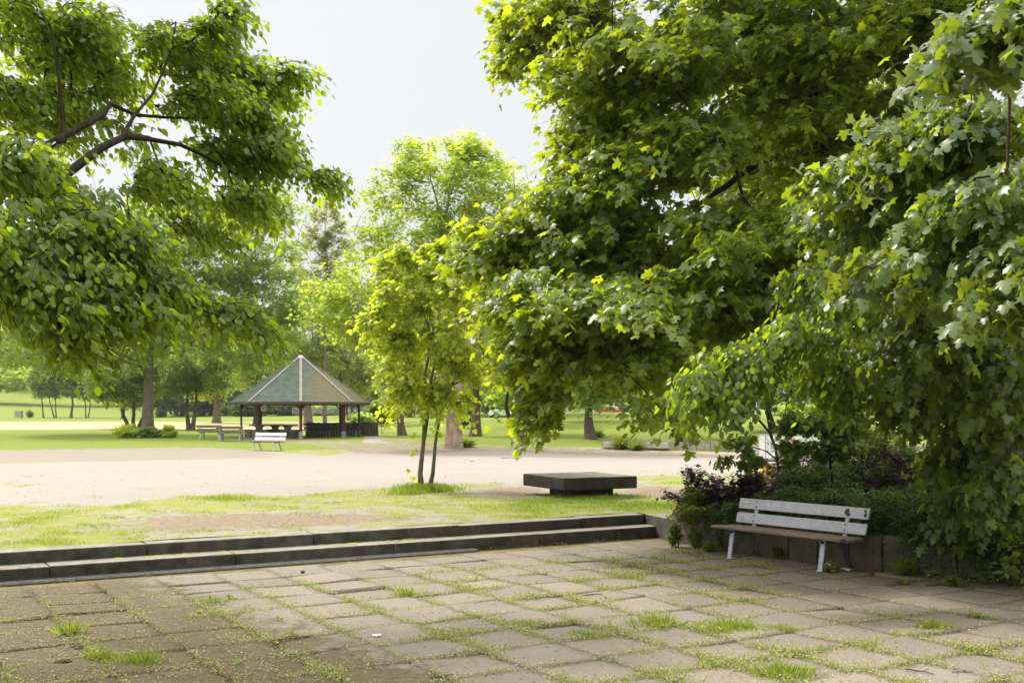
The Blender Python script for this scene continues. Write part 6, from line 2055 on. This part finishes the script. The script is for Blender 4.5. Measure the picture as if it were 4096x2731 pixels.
def tuft(px, py, n, h, w_, label, kind='grass', name='grass_tuft', z=0.0):
    c = ground_at(px, py, z)
    r2 = np.random.default_rng(int(px * 7 + py))
    if kind == 'grass':
        P = np.stack([r2.normal(0, w_ * .4, n), r2.normal(0, w_ * .25, n), np.zeros(n)], 1)
        T = r2.normal(0, .38, (n, 3)) ; T[:, :2] += P[:, :2] / w_ * .9; T[:, 2] = 1
        me = leaf_mesh(name, P, T, r2.normal(0, 1, (n, 3)), h * r2.uniform(.4, 1.15, n), BLADE, r2.uniform(0, .9, n), wid=np.full(n, .9))
        mt = M['grass']
    else:
        a = r2.uniform(0, 6.28, n)
        T = np.stack([np.cos(a), np.sin(a), r2.uniform(.3, 1.2, n)], 1)
        P = T * .01
        me = leaf_mesh(name, P, T, np.stack([-np.cos(a) * .6, -np.sin(a) * .6, np.ones(n)], 1), h * r2.uniform(.6, 1.2, n), OVATE, r2.uniform(.2, 1, n), wid=np.full(n, .55))
        mt = M['green_weed']
    o = link_mesh(name, me, mt)
    o.location = tuple(c)
    tag(o, label, 'grass tuft' if kind == 'grass' else 'weed')


tuft(2930, 2512, 520, .10, .30, 'thick bright grass tuft on the slabs right of the middle foreground')
tuft(2860, 2525, 260, .08, .22, 'grass tuft just left of the thick bright one')
tuft(3140, 2520, 200, .07, .2, 'grass tuft just right of the thick bright one')
tuft(2620, 2505, 150, .15, .30, 'tall sparse grass tuft in the middle of the checkerboard')
tuft(1620, 2385, 120, .12, .14, 'tall grass tuft in a joint between left and middle slabs')
tuft(560, 2650, 260, .11, .22, 'spreading grass tuft on the mossy slabs at the bottom left')
tuft(400, 2640, 130, .13, .12, 'upright thin grass tuft at the bottom left, left one')
tuft(280, 2535, 120, .14, .12, 'upright thin grass tuft on the mossy slabs nearer the steps')
tuft(850, 2405, 220, .07, .22, 'green ferny tuft on the slabs below the left steps')
tuft(3140, 2700, 420, .12, .26, 'bushy pale tuft at the bottom edge, right of centre')
tuft(3740, 2510, 260, .10, .24, 'grass tuft at the right on the slabs')
tuft(2100, 2500, 240, .08, .26, 'leafy tuft in the middle of the foreground')
tuft(2350, 2545, 240, .08, .26, 'leafy tuft right of the middle of the foreground')
tuft(925, 2395, 14, .07, .1, 'broad leaved weed below the left steps', 'weed', 'dandelion')
tuft(800, 2450, 9, .08, .1, 'upright broad leaved weed on the left slabs', 'weed', 'dandelion')
tuft(940, 2660, 9, .08, .1, 'small dandelion on the mossy slabs at the bottom', 'weed', 'dandelion')
tuft(1120, 2480, 9, .07, .1, 'small dandelion at a slab corner left of the middle', 'weed', 'dandelion')
tuft(1160, 2545, 12, .08, .1, 'dandelion on the dark slab left of the middle', 'weed', 'dandelion')
tuft(2430, 2400, 10, .06, .1, 'dandelion in the joint before the fallen stick', 'weed', 'dandelion')
tuft(3610, 2335, 16, .10, .1, 'rosette with long leaves right of the bench', 'weed', 'dandelion')
tuft(3900, 2470, 16, .10, .1, 'rosette with upright leaves near the right edge', 'weed', 'dandelion')
tuft(3860, 2600, 14, .09, .1, 'dandelion rosette near the bottom right', 'weed', 'dandelion')
tuft(1715, 2190, 6, .06, .1, 'bright seedling at the foot of the lower step', 'weed', 'seedling')

# litter: dry leaf bits and seed wings over the paving
n = 90000
yy = 5.0 + r_.uniform(0, 1, n) ** 1.2 * 14
xx = r_.uniform(-0.53, 0.53, n) * yy
px = 2048 + xx * F / yy; py = YH + HC * F / yy
wd = np.full(n, 1e9)
for i in range(len(WALL) - 1):
    p, q = WALL[i], WALL[i + 1]; e = q - p
    t = np.clip(((xx - p.x) * e.x + (yy - p.y) * e.y) / e.length_squared, 0, 1)
    wd = np.minimum(wd, np.hypot(xx - p.x - t * e.x, yy - p.y - t * e.y))
sdist = -((xx - S0.x) * Bv.x + (yy - S0.y) * Bv.y) - .42
pr = 0.16 + .8 * np.exp(-wd / .9) + .9 * np.exp(-np.abs(sdist - .1) / .12) + .4 * mossmask(px, py) + .06 * (px > 2600)
keepm = (r_.uniform(0, 1, n) < pr)
xx, yy = xx[keepm], yy[keepm]
okk = np.array([in_plaza(Vector((x, y)) + Bv * (-.02)) or -((x - S0.x) * Bv.x + (y - S0.y) * Bv.y) > .43 and in_plaza(Vector((x, y)) - Bv * .35) for x, y in zip(xx, yy)])
xx, yy = xx[okk], yy[okk]
k = len(xx)
print('litter', k)
P = np.stack([xx, yy, r_.uniform(.008, .016, k)], 1)
a = r_.uniform(0, 6.28, k)
T = np.stack([np.cos(a), np.sin(a), r_.normal(0, .12, k)], 1)
Nn = r_.normal(0, .25, (k, 3)); Nn[:, 2] = 1
me = leaf_mesh('litter', P, T, Nn, r_.uniform(.010, .036, k), SMALL, r_.beta(1.2, 1.4, k), wid=r_.uniform(.5, 1.3, k))
o = link_mesh('litter', me, M['litter']); tag(o, 'dry leaf scraps and seed wings strewn over the paving', 'litter', kind='stuff')
# litter on the steps
k = 1500
a_ = -r_.uniform(0, 16, k); b_ = r_.uniform(-.40, -.01, k) ** 1.0
P = np.stack([CORNER.x + A.x * a_ + Bv.x * b_, CORNER.y + A.y * a_ + Bv.y * b_, np.full(k, TER / 2 + .006)], 1)
a = r_.uniform(0, 6.28, k); T = np.stack([np.cos(a), np.sin(a), r_.normal(0, .12, k)], 1)
me = leaf_mesh('step_litter', P, T, np.tile([0, 0, 1.0], (k, 1)) + r_.normal(0, .2, (k, 3)), r_.uniform(.01, .03, k), SMALL, r_.uniform(0, 1, k))
o = link_mesh('step_litter', me, M['litter']); tag(o, 'dry leaf scraps lying on the lower step', 'litter', kind='stuff')


def stick(px, py, L, ang, r, label, z=0.0, fork=False):
    c = ground_at(px, py, z)
    rs = random.Random(int(px + py))
    pts = []
    for i in range(6):
        t = i / 5 - .5
        pts.append(Vector((t * L * math.cos(ang) + rs.gauss(0, L * .018), t * L * math.sin(ang) + rs.gauss(0, L * .018), r + rs.uniform(0, .012))))
    m = MB()
    for i, (a, b_) in enumerate(zip(pts[:-1], pts[1:])): m.rod(a, b_, r * (1 - .1 * i), 6, r * (1 - .1 * (i + 1)))
    if fork: m.rod(pts[3], pts[3] + Vector((L * .2 * math.cos(ang + .8), L * .2 * math.sin(ang + .8), .02)), r * .6, 5, r * .3)
    o = m.build('stick', M['twig'], smooth=True)
    o.location = tuple(c)
    tag(o, label, 'stick')


stick(2370, 2382, .24, .25, .009, 'short dark stick on the slabs in the middle right')
stick(3770, 2343, .42, .1, .012, 'thickest fallen stick lying near the right wall', fork=True)
stick(3680, 2690, .24, -.7, .008, 'pale curved stick at the bottom right', fork=True)
stick(1770, 2712, .2, .6, .010, 'crumbly stick at the bottom centre')
stick(3880, 2692, .3, .0, .004, 'thin forked twig at the bottom right corner', fork=True)
stick(2740, 2345, .2, -.2, .004, 'thin twig below the bench on the left')
stick(2310, 2220, .2, .05, .004, 'thin twig on the slabs before the steps on the right')
stick(1545, 2270, .11, .3, .005, 'small dark twig just before the steps')
stick(3090, 2248, .3, .3, .006, 'curved twig on the ground under the bench')
stick(2045, 1832, .85, .1, .012, 'long curved stick lying on the gravel yard', TER, True)
stick(1890, 1846, .2, .1, .012, 'small stick on the gravel left of the long curved one', TER)
m = MB(); m.sphere((0, 0, .022), .028, 10, 7, .8)
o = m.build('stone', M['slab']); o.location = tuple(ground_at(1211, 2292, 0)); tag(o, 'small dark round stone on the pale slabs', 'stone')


def scrap(px, py, s, label, name='paper_scrap', mat='paper'):
    c = ground_at(px, py, 0)
    rs = random.Random(int(px))
    m = MB(); vs = []
    for j in range(5):
        for i in range(6):
            vs.append(((i / 5 - .5) * s * 1.6 + rs.gauss(0, s * .06), (j / 4 - .5) * s + rs.gauss(0, s * .06), .012 + rs.uniform(0, s * .35)))
    m.add(vs, [(j * 6 + i, j * 6 + i + 1, (j + 1) * 6 + i + 1, (j + 1) * 6 + i) for j in range(4) for i in range(5)])
    o = m.build(name, M[mat], smooth=True); o.location = tuple(c)
    tag(o, label, 'paper' if mat == 'paper' else 'leaf')


scrap(3387, 2284, .09, 'crumpled white tissue beside the rear right bench leg')
scrap(1112, 2585, .08, 'pale curled dead leaf on the light slab left of centre', 'dead_leaf', 'litter')
scrap(1508, 2546, .05, 'small white curled leaf on the dark slab in the middle', 'dead_leaf', 'paper')
scrap(250, 2655, .08, 'greyish torn leaf at the bottom left on the moss', 'dead_leaf', 'litter')
scrap(310, 2592, .06, 'pale star shaped dead leaf on the mossy slabs', 'dead_leaf', 'litter')

# ------------------------------------------------------------------ summer haze over the park
HAZE_D = 0.00015
m_h, nt_h, out_h = mat_new('haze')
pv_ = N(nt_h, 'ShaderNodeVolumePrincipled')
pv_.inputs['Color'].default_value = (0.95, 0.97, 1.0, 1)
pv_.inputs['Density'].default_value = HAZE_D
pv_.inputs['Anisotropy'].default_value = 0.35
nt_h.links.new(pv_.outputs[0], out_h.inputs['Volume'])
m = MB(); m.box((0, 0, 30), (3400, 2000, 64.0))
o = m.build('haze', m_h); tag(o, 'thin bright summer haze over the whole park', 'haze', kind='stuff')
